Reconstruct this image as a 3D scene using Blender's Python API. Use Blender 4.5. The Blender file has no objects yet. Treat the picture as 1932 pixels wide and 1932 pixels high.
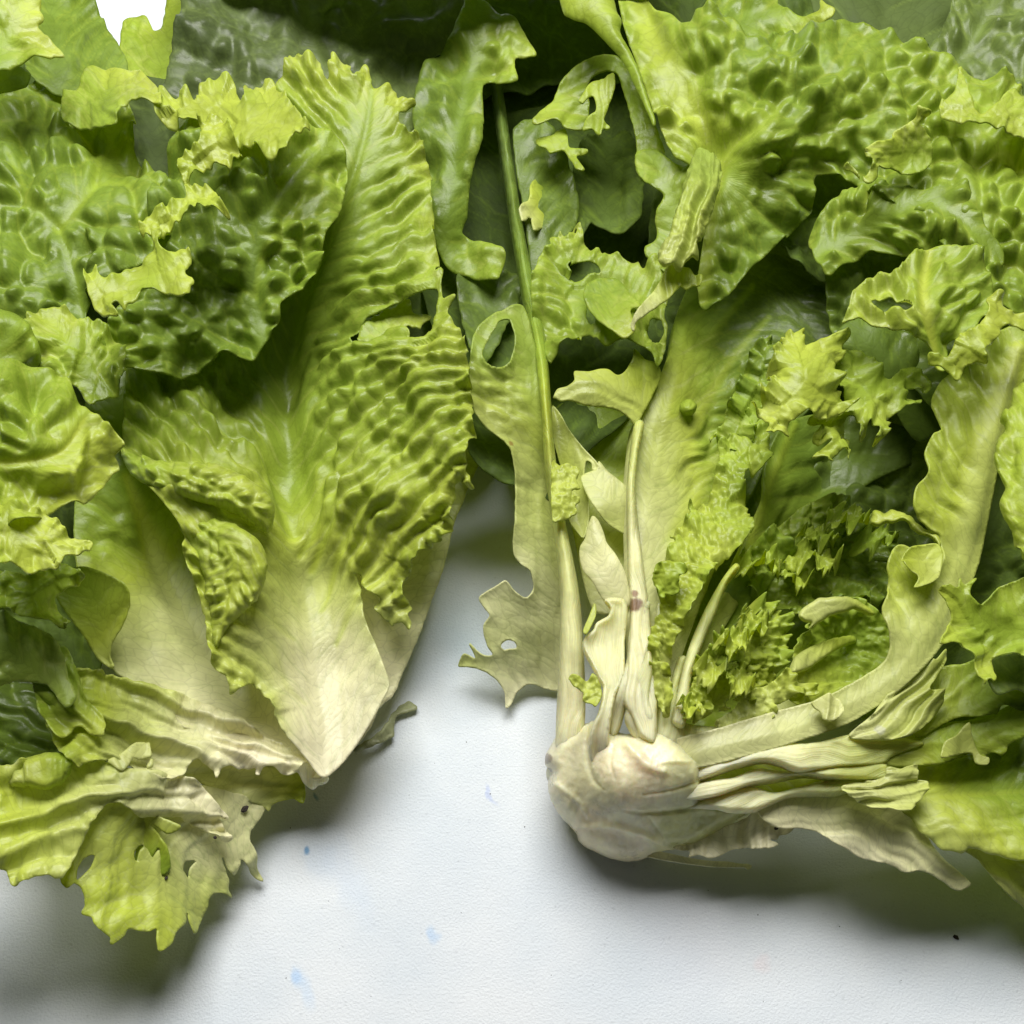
import bpy, math, random
import numpy as np
from mathutils import Vector

# ------------------------------------------------------------------ camera, light, exposure
SC = bpy.context.scene
COL = SC.collection
THETA = math.radians(30.0)          # tilt away from straight down
FOV = math.radians(50.0)
CZ = 0.318                          # camera height above the paper (m)
CAM = np.array([0.0, -CZ * math.tan(THETA), CZ])
cam = bpy.data.cameras.new('camera')
cam.sensor_fit = 'HORIZONTAL'
cam.angle = FOV
cam.clip_start = 0.005
cam.clip_end = 20
cam_ob = bpy.data.objects.new('camera', cam)
cam_ob.location = CAM
cam_ob.rotation_euler = (THETA, 0, 0)
COL.objects.link(cam_ob)
SC.camera = cam_ob

world = bpy.data.worlds.new('World')
SC.world = world
world.use_nodes = True
bg = world.node_tree.nodes['Background']
bg.inputs['Color'].default_value = (0.90, 0.96, 1.0, 1)
bg.inputs['Strength'].default_value = 0.02

def area_light(name, loc, target, size, power, color):
    l = bpy.data.lights.new(name, 'AREA')
    l.shape = 'RECTANGLE'
    l.size, l.size_y = size
    l.energy = power
    l.color = color
    o = bpy.data.objects.new(name, l)
    o.location = loc
    o.rotation_euler = (Vector(target) - Vector(loc)).to_track_quat('-Z', 'Y').to_euler()
    COL.objects.link(o)
    return o
area_light('window_light', (-0.06, 0.47, 0.85), (0.0, 0.0, 0.03), (0.74, 0.50), 14.0, (1.0, 0.985, 0.95))

SC.view_settings.view_transform = 'Standard'
SC.view_settings.look = 'None'
SC.view_settings.gamma = 1.0
SC.view_settings.exposure = 0.35
SC.cycles.max_bounces = 10
SC.cycles.diffuse_bounces = 5
SC.cycles.transmission_bounces = 6

# ------------------------------------------------------------------ picking points in the room
TF = math.tan(FOV / 2)
CT, ST = math.cos(THETA), math.sin(THETA)
def place(x, y, h):
    """the point h centimetres above the paper that is seen at (x, y) on a 1932 grid"""
    x = np.asarray(x, float); y = np.asarray(y, float); h = np.asarray(h, float) * 0.01
    dx = (x - 966) / 966 * TF
    dy = -(y - 966) / 966 * TF
    wy = dy * CT + ST
    wz = dy * ST - CT
    k = (h - CAM[2]) / wz
    return np.stack([CAM[0] + dx * k, CAM[1] + wy * k, CAM[2] + wz * k], -1)

# ------------------------------------------------------------------ noise
def _hash(ix, iy, seed):
    with np.errstate(over='ignore'):
        n = (ix.astype(np.int64) * 374761393 + iy.astype(np.int64) * 668265263 + int(seed) * 1442695041) & 0xFFFFFFFF
        n = ((n ^ (n >> 13)) * 1274126177) & 0xFFFFFFFF
        n = (n ^ (n >> 16)) & 0xFFFFFFFF
        n = (n * 2246822519) & 0xFFFFFFFF
        n = n ^ (n >> 15)
    return (n & 0xFFFFFF) / float(0x1000000)
def noise(x, y, seed=0):
    x = np.asarray(x, float); y = np.asarray(y, float)
    ix = np.floor(x); iy = np.floor(y)
    fx = x - ix; fy = y - iy
    fx = fx * fx * fx * (fx * (fx * 6 - 15) + 10); fy = fy * fy * fy * (fy * (fy * 6 - 15) + 10)
    a = _hash(ix, iy, seed); b = _hash(ix + 1, iy, seed); c = _hash(ix, iy + 1, seed); d = _hash(ix + 1, iy + 1, seed)
    return (a + (b - a) * fx + (c - a) * fy + (a - b - c + d) * fx * fy) * 2 - 1
def fbm(x, y, seed=0, o=3):
    r = 0; a = 1.0; t = 0
    for k in range(o):
        r = r + a * noise(x * 2 ** k, y * 2 ** k, seed + k * 17); t += a; a *= 0.5
    return r / t
def worley(x, y, seed=0):
    ix = np.floor(x); iy = np.floor(y)
    f1 = np.full(x.shape, 9.0); f2 = np.full(x.shape, 9.0); idv = np.zeros(x.shape)
    for i in (-1, 0, 1):
        for j in (-1, 0, 1):
            cx = ix + i; cy = iy + j
            px = cx + 0.5 + 0.8 * (_hash(cx, cy, seed) - .5); py = cy + 0.5 + 0.8 * (_hash(cx, cy, seed + 7) - .5)
            d = np.hypot(px - x, py - y)
            r = _hash(cx, cy, seed + 13)
            m = d < f1
            f2 = np.where(m, f1, np.minimum(f2, d)); idv = np.where(m, r, idv); f1 = np.where(m, d, f1)
    return f1, f2, idv
def smooth(a, b, x):
    t = np.clip((x - a) / (b - a), 0, 1)
    return t * t * (3 - 2 * t)

# ------------------------------------------------------------------ curves
def spline(pts, step=4.0, closed=False):
    P = np.array(pts, float); n = len(P); out = []
    rng = range(n if closed else n - 1)
    for i in rng:
        if closed:
            p0, p1, p2, p3 = P[(i - 1) % n], P[i], P[(i + 1) % n], P[(i + 2) % n]
        else:
            p1, p2 = P[i], P[i + 1]
            p0 = P[i - 1] if i > 0 else 2 * p1 - p2
            p3 = P[i + 2] if i + 2 < n else 2 * p2 - p1
        L = np.hypot(*(p2 - p1)[:2]); m = max(1, int(L / step))
        # tangents limited so that sharp corners do not overshoot
        m1 = (p2 - p0) * .5; m2 = (p3 - p1) * .5
        for mm in (m1, m2):
            l = np.hypot(*mm[:2])
            if l > L * 0.9: mm *= L * 0.9 / l
        for k in range(m):
            t = k / m; t2 = t * t; t3 = t2 * t
            out.append((2 * t3 - 3 * t2 + 1) * p1 + (t3 - 2 * t2 + t) * m1 + (-2 * t3 + 3 * t2) * p2 + (t3 - t2) * m2)
    if not closed: out.append(P[-1])
    return np.array(out)
def roughen(C, F, seed, closed=True):
    """jagged leaf margin: spikes and lobes of size F along the outline"""
    rs = np.random.RandomState(seed)
    T = np.roll(C, -1, 0) - np.roll(C, 1, 0)
    L = np.hypot(T[:, 0], T[:, 1]) + 1e-9
    N = np.stack([T[:, 1], -T[:, 0]], 1) / L[:, None]
    A = 0.5 * np.sum(C[:, 0] * np.roll(C[:, 1], -1) - np.roll(C[:, 0], -1) * C[:, 1])
    if A < 0: N = -N
    s = np.concatenate([[0], np.cumsum(np.hypot(*np.diff(C, axis=0).T))])
    tot = s[-1] + 5
    knots = [0]; v = []
    while knots[-1] < tot + 40:
        knots.append(knots[-1] + rs.uniform(7, 17))
    kv = np.array([((-1) ** i) * rs.uniform(.15, 1.0) ** 1.4 for i in range(len(knots))])
    teeth = np.interp(s, knots, kv)
    lob = noise(s / 34.0, 0 * s + 3.3, seed)
    return C + N * (F * (0.75 * teeth + 0.6 * lob))[:, None]
def seg_query(px, py, C, closed=True):
    """signed distance, nearest point, arc length and index for every grid point against the polyline C"""
    A = C; B = np.roll(C, -1, 0) if closed else C[1:]
    if not closed: A = C[:-1]
    D = B - A; L2 = (D ** 2).sum(1) + 1e-12
    sl = np.sqrt(L2); s0 = np.concatenate([[0], np.cumsum(sl)[:-1]])
    n = len(px); dist = np.empty(n); qx = np.empty(n); qy = np.empty(n); ss = np.empty(n); ii = np.empty(n, int); ins = np.zeros(n, bool); side = np.empty(n)
    CH = max(1, 1500000 // len(A))
    for c in range(0, n, CH):
        x = px[c:c + CH, None]; y = py[c:c + CH, None]
        t = ((x - A[:, 0]) * D[:, 0] + (y - A[:, 1]) * D[:, 1]) / L2
        if closed: t = np.clip(t, 0, 1)
        else:
            t = np.clip(t, 0, 1)
        ex = A[:, 0] + t * D[:, 0]; ey = A[:, 1] + t * D[:, 1]
        d2 = (x - ex) ** 2 + (y - ey) ** 2
        k = d2.argmin(1); r = np.arange(len(k))
        dist[c:c + CH] = np.sqrt(d2[r, k]); qx[c:c + CH] = ex[r, k]; qy[c:c + CH] = ey[r, k]
        ss[c:c + CH] = s0[k] + t[r, k] * sl[k]; ii[c:c + CH] = k
        side[c:c + CH] = np.sign(D[k, 0] * (y[:, 0] - A[k, 1]) - D[k, 1] * (x[:, 0] - A[k, 0]))
        if closed:
            cond = (A[:, 1] > y) != (B[:, 1] > y)
            dy = np.where(np.abs(D[:, 1]) < 1e-12, 1e-12, D[:, 1])
            xi = A[:, 0] + (y - A[:, 1]) / dy * D[:, 0]
            ins[c:c + CH] = (np.sum(cond & (x < xi), 1) % 2) == 1
    return dist, qx, qy, ss, ii, ins, side
def rbf(pts, x, y, smoothing=1e-3):
    P = np.array(pts, float)
    if len(P) == 1: return np.full(x.shape, P[0, 2])
    if len(P) == 2:
        d = P[1, :2] - P[0, :2]
        t = np.clip(((x - P[0, 0]) * d[0] + (y - P[0, 1]) * d[1]) / (d @ d), -.3, 1.3)
        return P[0, 2] + t * (P[1, 2] - P[0, 2])
    q = P[:, :2] / 200.0
    K = np.hypot(q[:, None, 0] - q[None, :, 0], q[:, None, 1] - q[None, :, 1])
    n = len(P)
    M = np.zeros((n + 1, n + 1)); M[:n, :n] = -K - smoothing * np.eye(n); M[:n, n] = 1; M[n, :n] = 1
    w = np.linalg.lstsq(M, np.concatenate([P[:, 2], [0]]), rcond=None)[0]
    r = np.full(x.shape, w[n])
    for k in range(n):
        d2 = (x / 200 - q[k, 0]) ** 2 + (y / 200 - q[k, 1]) ** 2
        r -= w[k] * np.sqrt(d2 + 0.02)
    return r

# ------------------------------------------------------------------ leaf colours (reflectance, linear)
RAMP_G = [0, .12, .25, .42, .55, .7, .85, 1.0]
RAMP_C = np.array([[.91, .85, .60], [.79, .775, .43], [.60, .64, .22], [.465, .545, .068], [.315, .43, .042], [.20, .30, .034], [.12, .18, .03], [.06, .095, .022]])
def leaf_colour(g):
    g = np.clip(g, 0, 1)
    return np.stack([np.interp(g, RAMP_G, RAMP_C[:, k]) for k in range(3)], -1)

# ------------------------------------------------------------------ materials
def node_mat(name):
    m = bpy.data.materials.new(name); m.use_nodes = True
    nt = m.node_tree; nt.nodes.clear()
    return m, nt, nt.nodes.new, nt.links.new
def leaf_material(name, rough, trans, spec=.5, bump=.25, rib=False, stretch=(.42, .012)):
    m, nt, N, K = node_mat(name)
    def maprange(src, a, b, c, d):
        r = N('ShaderNodeMapRange'); r.inputs['From Min'].default_value = a; r.inputs['From Max'].default_value = b; r.inputs['To Min'].default_value = c; r.inputs['To Max'].default_value = d
        K(src, r.inputs['Value']); return r.outputs['Result']
    def mult(a, b):
        x = N('ShaderNodeMix'); x.data_type = 'RGBA'; x.blend_type = 'MULTIPLY'; x.inputs['Factor'].default_value = 1
        K(a, x.inputs[6]); K(b, x.inputs[7]); return x.outputs[2]
    out = N('ShaderNodeOutputMaterial')
    at = N('ShaderNodeAttribute'); at.attribute_name = 'tint'
    fw = N('ShaderNodeAttribute'); fw.attribute_name = 'flow'
    tc = N('ShaderNodeTexCoord')
    n1 = N('ShaderNodeTexNoise'); n1.inputs['Scale'].default_value = 900; n1.inputs['Detail'].default_value = 5
    n2 = N('ShaderNodeTexNoise'); n2.inputs['Scale'].default_value = 90; n2.inputs['Detail'].default_value = 6; n2.inputs['Roughness'].default_value = .62
    K(tc.outputs['Object'], n1.inputs['Vector']); K(tc.outputs['Object'], n2.inputs['Vector'])
    col = mult(at.outputs['Color'], maprange(n2.outputs['Fac'], .3, .7, .80, 1.16))
    b1 = N('ShaderNodeBump'); b1.inputs['Strength'].default_value = bump; b1.inputs['Distance'].default_value = .0004
    K(n1.outputs['Fac'], b1.inputs['Height'])
    if rib:
        mp = N('ShaderNodeVectorMath'); mp.operation = 'MULTIPLY'; mp.inputs[1].default_value = (0, *stretch)
        K(fw.outputs['Vector'], mp.inputs[0])
        n3 = N('ShaderNodeTexNoise'); n3.inputs['Scale'].default_value = 1.0; n3.inputs['Detail'].default_value = 4
        K(mp.outputs[0], n3.inputs['Vector'])
        col = mult(col, maprange(n3.outputs['Fac'], .3, .7, .86, 1.08))
        b2 = N('ShaderNodeBump'); b2.inputs['Strength'].default_value = .5; b2.inputs['Distance'].default_value = .0005
        K(n3.outputs['Fac'], b2.inputs['Height'])
    else:
        # net of fine veins between the modelled ones
        mp = N('ShaderNodeVectorMath'); mp.operation = 'MULTIPLY'; mp.inputs[1].default_value = (.055, .04, 0)
        wa = N('ShaderNodeVectorMath'); wa.operation = 'MULTIPLY_ADD'; wa.inputs[1].default_value = (.9, .9, 0)
        K(fw.outputs['Vector'], mp.inputs[0]); K(n2.outputs['Color'], wa.inputs[0]); K(mp.outputs[0], wa.inputs[2])
        v = N('ShaderNodeTexVoronoi'); v.voronoi_dimensions = '2D'; v.feature = 'DISTANCE_TO_EDGE'; v.inputs['Scale'].default_value = 1
        K(wa.outputs[0], v.inputs['Vector'])
        line = maprange(v.outputs['Distance'], 0.0, .09, 0, 1)
        col = mult(col, maprange(line, 0, 1, .88, 1.01))
        b2 = N('ShaderNodeBump'); b2.inputs['Strength'].default_value = .10; b2.inputs['Distance'].default_value = .0006
        pw = maprange(v.outputs['Distance'], 0.0, .35, 0, 1)
        K(pw, b2.inputs['Height'])
    K(b1.outputs['Normal'], b2.inputs['Normal'])
    nrm = b2.outputs['Normal']
    p = N('ShaderNodeBsdfPrincipled'); p.inputs['Specular IOR Level'].default_value = spec
    K(maprange(n2.outputs['Fac'], .3, .7, rough - .12, rough + .14), p.inputs['Roughness'])
    if rib:
        p.inputs['Subsurface Weight'].default_value = .6; p.inputs['Subsurface Radius'].default_value = (1.0, .75, .35); p.inputs['Subsurface Scale'].default_value = .005
    K(col, p.inputs['Base Color']); K(nrm, p.inputs['Normal'])
    tr = N('ShaderNodeBsdfTranslucent')
    hs = N('ShaderNodeHueSaturation'); hs.inputs['Hue'].default_value = .495; hs.inputs['Saturation'].default_value = 1.15; hs.inputs['Value'].default_value = 1.05
    K(col, hs.inputs['Color']); K(hs.outputs['Color'], tr.inputs['Color']); K(nrm, tr.inputs['Normal'])
    ms = N('ShaderNodeMixShader'); ms.inputs['Fac'].default_value = trans
    K(p.outputs[0], ms.inputs[1]); K(tr.outputs[0], ms.inputs[2]); K(ms.outputs[0], out.inputs['Surface'])
    return m
MAT_LEAF = leaf_material('lettuce_leaf', .40, .28, .38)
MAT_RIB = leaf_material('lettuce_rib', .42, .15, .4, .2, True)
MAT_CORE = leaf_material('lettuce_core_flesh', .34, .06, .5, .3, True, (.05, .035))
MAT_DEEP = leaf_material('deep_shade_leaf', .62, .2, .12)  # matte leaf for dark gaps; the shade is put into its dark tint

# ------------------------------------------------------------------ objects
def tag(o, **k):
    for a, v in k.items(): o[a] = v
    return o
def thing(name, loc, label, category, group=None):
    o = bpy.data.objects.new(name, None); o.location = loc; o.empty_display_size = .02
    COL.objects.link(o)
    tag(o, label=label, category=category)
    if group: o['group'] = group
    return o
ORIGIN = {}
SEED = [100]
def sheet(name, parent, outline, H, G, axis=None, ribs=(), holes=(), st=4.0, f=0.0, ruf=0.0, rl=46.0, rw=42.0,
          a1=0.0, l1=95.0, k1=0.8, a2=0.0, cell=(30, 42), a3=0.0, wav=0.25, thick=.05, rnd=0.0, rw_px=14.0, curl=0.0, cw=30.0,
          ye=0.0, grey=0.0, mat=None, vein=.5, label=None, ribflat=34.0, folds=0.0, fl=26.0, patch=(), bl_in=0.0, polar=None, pk=None, iso=False, dg=0.0, tone=1.0, **props):
    """One leaf (or piece of one): a thin curved sheet with its own outline, blisters between branching veins,
    ruffled toothed margin, ribs, holes and a thickness at its edge."""
    SEED[0] += 11; sd = SEED[0]
    O = [(p[0], p[1], p[2] if len(p) > 2 else f) for p in outline]
    C = spline(O, 3.5, True)
    if C[:, 2].max() > 0: Cp = roughen(C[:, :2], C[:, 2], sd)
    else: Cp = C[:, :2]
    Fv = C[:, 2]
    x0, y0 = Cp.min(0) - st; x1, y1 = Cp.max(0) + st
    nx = int((x1 - x0) / st) + 2; ny = int((y1 - y0) / st) + 2
    gx, gy = np.meshgrid(x0 + st * np.arange(nx), y0 + st * np.arange(ny))
    px = gx.ravel().copy(); py = gy.ravel().copy()
    d, qx, qy, s, ii, ins, _ = seg_query(px, py, Cp)
    D = np.where(ins, d, -d)
    frill = Fv[ii]
    for hl in holes:
        HC = spline(hl, 4, True); HC = roughen(HC, np.full(len(HC), 1.5), sd + 5)
        dh, hx, hy, hs_, _, hin, _ = seg_query(px, py, HC)
        Dh = np.where(hin, -dh, dh)
        m = Dh < D
        D = np.where(m, Dh, D); qx = np.where(m, hx, qx); qy = np.where(m, hy, qy)
    Dg = D.reshape(ny, nx)
    cellD = (Dg[:-1, :-1] + Dg[1:, :-1] + Dg[:-1, 1:] + Dg[1:, 1:]) / 4
    keep = cellD > 0
    cnt = np.zeros((ny, nx), int)
    cnt[:-1, :-1] += keep; cnt[1:, :-1] += keep; cnt[:-1, 1:] += keep; cnt[1:, 1:] += keep
    used = (cnt > 0).ravel(); edge = ((cnt > 0) & (cnt < 4)).ravel()
    snap = edge & (np.abs(D) < 1.7 * st)
    px[snap] = qx[snap]; py[snap] = qy[snap]
    D = np.where(snap, 0, np.maximum(D, 0))
    idx = np.nonzero(used)[0]
    remap = np.full(nx * ny, -1); remap[idx] = np.arange(len(idx))
    X = px[idx]; Y = py[idx]; DD = D[idx]; S = s[idx]; FR = frill[idx]
    # fields over the whole sheet
    def height(x, y): return rbf(H, x, y)
    h = height(X, Y)
    h = h + wav * fbm(X / 130.0, Y / 130.0, sd + 1, 2)
    # axis coordinates
    if axis is not None:
        AX = spline([(p[0], p[1]) for p in axis], 8)
        e0 = AX[0] - (AX[1] - AX[0]) / np.linalg.norm(AX[1] - AX[0]) * 400; e1 = AX[-1] + (AX[-1] - AX[-2]) / np.linalg.norm(AX[-1] - AX[-2]) * 400
        AX = np.vstack([e0, AX, e1])
        ad, _, _, asx, _, _, sg = seg_query(X, Y, AX, closed=False)
    else:
        asx = Y.max() - Y; ad = np.abs(X - X.mean()); sg = np.sign(X - X.mean())
    if polar:
        ad = np.hypot(X - polar[0], Y - polar[1]); sg = np.ones(len(X))
    wx = 14 * fbm(X / 70, Y / 70, sd + 2, 2); wy = 14 * fbm(X / 70 + 9, Y / 70 - 5, sd + 3, 2)
    t = asx + wy - k1 * (ad + wx) * (1 - 0.0006 * ad)
    if polar: t = (np.arctan2(Y - polar[1], X - polar[0]) + 7) * polar[2] + wy * .8
    dd = ad * sg + wx
    if pk is None: pk = .30 if a2 >= .2 else 0.0
    disp = np.zeros(len(X)); g = rbf(G, X, Y) if not np.isscalar(G) else np.full(len(X), float(G))
    g = g + dg + 0.035 * fbm(X / 60, Y / 60, sd + 4, 3)
    rmask = np.zeros(len(X))
    for rb in ribs:
        RC = spline([(p[0], p[1], p[2]) for p in rb['p']], 6)
        rd, _, _, rs_, ri, _, rsg = seg_query(X, Y, RC[:, :2], closed=False)
        wd = RC[ri, 2]
        u = rd / np.maximum(wd, 1)
        prof = np.exp(-(u * 1.35) ** 2.0)
        disp += rb.get('h', .15) * prof * np.minimum(1, wd / 22.0)
        if rb.get('gr', 0): disp += rb['gr'] * prof * noise(rsg * rd / 7.0, rs_ / 300, sd + 90)
        kk = np.exp(-(u * 1.05) ** 3) * rb.get('k', .75)
        if 'g' in rb:
            gv = rb['g']
            if not np.isscalar(gv): gv = np.interp(rs_ / np.hypot(*np.diff(RC[:, :2], axis=0).T).sum(), [q_[0] for q_ in gv], [q_[1] for q_ in gv])
            g = g * (1 - kk) + gv * kk
        rmask = np.maximum(rmask, kk)
    away = (smooth(4, ribflat, ad) if axis is not None else 1.0) * (1 - .85 * rmask)
    a2 = a2 * 1.25
    vmask = np.zeros(len(X))
    mod = np.clip(0.72 + 0.75 * fbm(X / 75, Y / 75, sd + 6, 2), .22, 1.25)
    if bl_in > 0: mod = mod * smooth(0, bl_in, DD)
    mod = mod * (.10 + .90 * smooth(.16, .5, g))
    if pk > 0: disp += pk * away * (.25 + .75 * smooth(.2, .5, g)) * fbm(X / 62, Y / 62, sd + 8, 2) * 1.5
    if a1 > 0 or vein > 0:
        ph = t / l1 + 0.5 * (sg > 0) * .6
        q = np.abs(((ph + .5) % 1) - .5)
        big = np.sin(np.pi * np.clip(q, 0, .5)) ** .7
        disp += a1 * away * (big - .6) * np.clip(mod, .12, 1.1)
        vl = np.exp(-(q * l1 / (1.4 + 2.2 * np.exp(-ad / 80))) ** 2) * smooth(0, 16, ad)
        vmask = np.maximum(vmask, vl)
    if a2 > 0:
        ca, cb = ((X + wx) / cell[1], (Y + wy) / cell[0]) if iso else (t / cell[0], dd / cell[1])
        f1, f2, rid = worley(ca, cb, sd + 20)
        e = f2 - f1
        dome = smooth(-.12, .62, e) * (1 - .6 * np.clip(f1, 0, 1) ** 2)
        disp += a2 * away * mod * (dome - .4) * np.minimum(0.15 + 1.6 * rid ** 1.3, 1.2)
        vmask = np.maximum(vmask, .85 * np.exp(-(e * cell[0] / 2.0) ** 2) * away)
        f1, f2, rid = worley(ca * 2.1 + 3, cb * 2.3, sd + 40)
        e2 = f2 - f1
        disp += a2 * .24 * away * mod * (smooth(-.05, .5, e2) * (1 - .7 * np.clip(f1, 0, 1) ** 2) - .4) * smooth(.05, .4, e) * (.3 + 1.2 * rid)
        vmask = np.maximum(vmask, .4 * np.exp(-(e2 * cell[0] / 3.2) ** 2) * away)
    if a2 > 0 or a1 > 0:
        # round the crests off
        Wg = np.zeros((ny, nx)); Vg = np.zeros((ny, nx)); Wg.ravel()[idx] = 1; Vg.ravel()[idx] = disp
        for _k in range(3):
            for ax in (0, 1):
                Vg = (np.roll(Vg, 1, ax) + 2 * Vg + np.roll(Vg, -1, ax)); Ws = (np.roll(Wg, 1, ax) + 2 * Wg + np.roll(Wg, -1, ax))
                Vg = np.where(Wg > 0, Vg / np.maximum(Ws, 1e-9), 0)
        disp = Vg.ravel()[idx] * 1.12
    if a3 > 0:
        disp += a3 * fbm(X / 9, Y / 9, sd + 60, 2) + a3 * .8 * np.abs(noise(X / 17, Y / 17, sd + 61))
    if folds > 0:
        if mat is MAT_RIB: folds = folds * .4
        disp += folds * noise(dd / fl, asx / (fl * 9), sd + 70) + folds * .45 * noise(dd / (fl * .4), asx / (fl * 7), sd + 71)
    if ruf > 0:
        fr = np.clip(FR / 6.0, 0, 1.3)
        w1 = np.exp(-DD / rw); w2 = np.exp(-DD / (rw * .45))
        rr = noise(S / rl, DD / 160.0, sd + 80) * w1 * 1.25 + .6 * noise(S / (rl * .42) + 7, DD / 90.0, sd + 81) * w2
        disp += ruf * fr * rr
        g = g + .10 * fr * rr
    if curl: disp += curl * np.exp(-DD / cw)
    if ye > 0:
        k = np.exp(-DD / 26.0) * np.clip(FR / 5, 0, 1) * ye
        g = g * (1 - k) + .44 * k
    if rnd > 0:
        u = np.clip(DD / rw_px, 0, 1)
        h = h - rnd * (1 - np.sqrt(np.clip(1 - (1 - u) ** 2, 0, 1)))
    P = place(X, Y, h)
    eps = 3.0
    hx = height(X + eps, Y) - height(X - eps, Y); hy = height(X, Y + eps) - height(X, Y - eps)
    Nn = np.cross(place(X, Y + eps, h + hy / 2) - place(X, Y - eps, h - hy / 2), place(X + eps, Y, h + hx / 2) - place(X - eps, Y, h - hx / 2))
    Nn /= np.linalg.norm(Nn, axis=1)[:, None] + 1e-12
    P = P + Nn * (disp * .01)[:, None]
    P[:, 2] = np.maximum(P[:, 2], .0006 + .0004 * (DD > 0))
    # colour
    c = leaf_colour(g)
    vm = np.clip(vmask * vein, 0, 1)
    pale = leaf_colour(np.clip(g - .22, .1, 1)) * .92
    dark = c * np.array([.62, .70, .55])
    usedark = smooth(.5, .3, g)
    vc = pale * (1 - usedark)[:, None] + dark * usedark[:, None]
    c = c * (1 - vm[:, None]) + vc * vm[:, None]
    if grey:
        l = c @ np.array([.3, .6, .1]); c = c * (1 - grey) + (l[:, None] * np.array([.95, 1.0, .66])) * grey
    for (cx, cy, r, col, amt) in patch:
        m = smooth(1, .62, np.hypot(X - cx, (Y - cy)) / r + .35 * fbm(X / 14, Y / 14, sd + 95, 3)) * amt
        c = c * (1 - m[:, None]) + np.array(col) * m[:, None]
    c = c * tone
    # faces, and the strip that gives the margin its thickness
    fy_, fx_ = np.nonzero(keep)
    a = fy_ * nx + fx_
    Q = remap[np.stack([a, a + nx, a + nx + 1, a + 1], 1)]
    E = np.concatenate([Q[:, [0, 1]], Q[:, [1, 2]], Q[:, [2, 3]], Q[:, [3, 0]]])
    key = np.sort(E, 1); kk = key[:, 0].astype(np.int64) * (len(X) + 1) + key[:, 1]
    uq, inv, cn = np.unique(kk, return_inverse=True, return_counts=True)
    BE = E[cn[inv] == 1]
    bv = np.unique(BE); b2 = np.full(len(X), -1); b2[bv] = len(X) + np.arange(len(bv))
    rim = P[bv] - Nn[bv] * (thick * .01); rim[:, 2] = np.maximum(rim[:, 2], .0003)
    RQ = np.stack([BE[:, 1], BE[:, 0], b2[BE[:, 0]], b2[BE[:, 1]]], 1)
    V = np.vstack([P, rim]); F = np.vstack([Q, RQ]); cc = np.vstack([c, c[bv] * .97 + .02])
    org = ORIGIN[parent.name] if parent is not None else P.mean(0) * np.array([1, 1, 0])
    me = bpy.data.meshes.new(name)
    me.vertices.add(len(V)); me.vertices.foreach_set('co', (V - org).astype(np.float32).ravel())
    me.loops.add(len(F) * 4); me.loops.foreach_set('vertex_index', F.astype(np.int32).ravel())
    me.polygons.add(len(F)); me.polygons.foreach_set('loop_start', np.arange(0, len(F) * 4, 4, dtype=np.int32))
    me.update(calc_edges=True)
    me.polygons.foreach_set('use_smooth', np.ones(len(F), bool))
    ca = me.attributes.new('tint', 'FLOAT_COLOR', 'POINT')
    ca.data.foreach_set('color', np.hstack([np.clip(cc, 0, 1), np.ones((len(cc), 1))]).astype(np.float32).ravel())
    fa = me.attributes.new('flow', 'FLOAT_VECTOR', 'POINT')
    fl_ = np.stack([t + sd * 31.7, dd, asx], 1); fl_ = np.vstack([fl_, fl_[bv]])
    fa.data.foreach_set('vector', fl_.astype(np.float32).ravel())
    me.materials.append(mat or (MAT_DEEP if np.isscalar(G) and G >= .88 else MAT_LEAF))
    me.validate()
    o = bpy.data.objects.new(name, me); COL.objects.link(o)
    if parent is not None:
        o.parent = parent
        ORIGIN[o.name] = org
    else:
        o.location = org; ORIGIN[o.name] = org
    if label: o['label'] = label
    for k_, v_ in props.items(): o[k_] = v_
    return o

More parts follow.
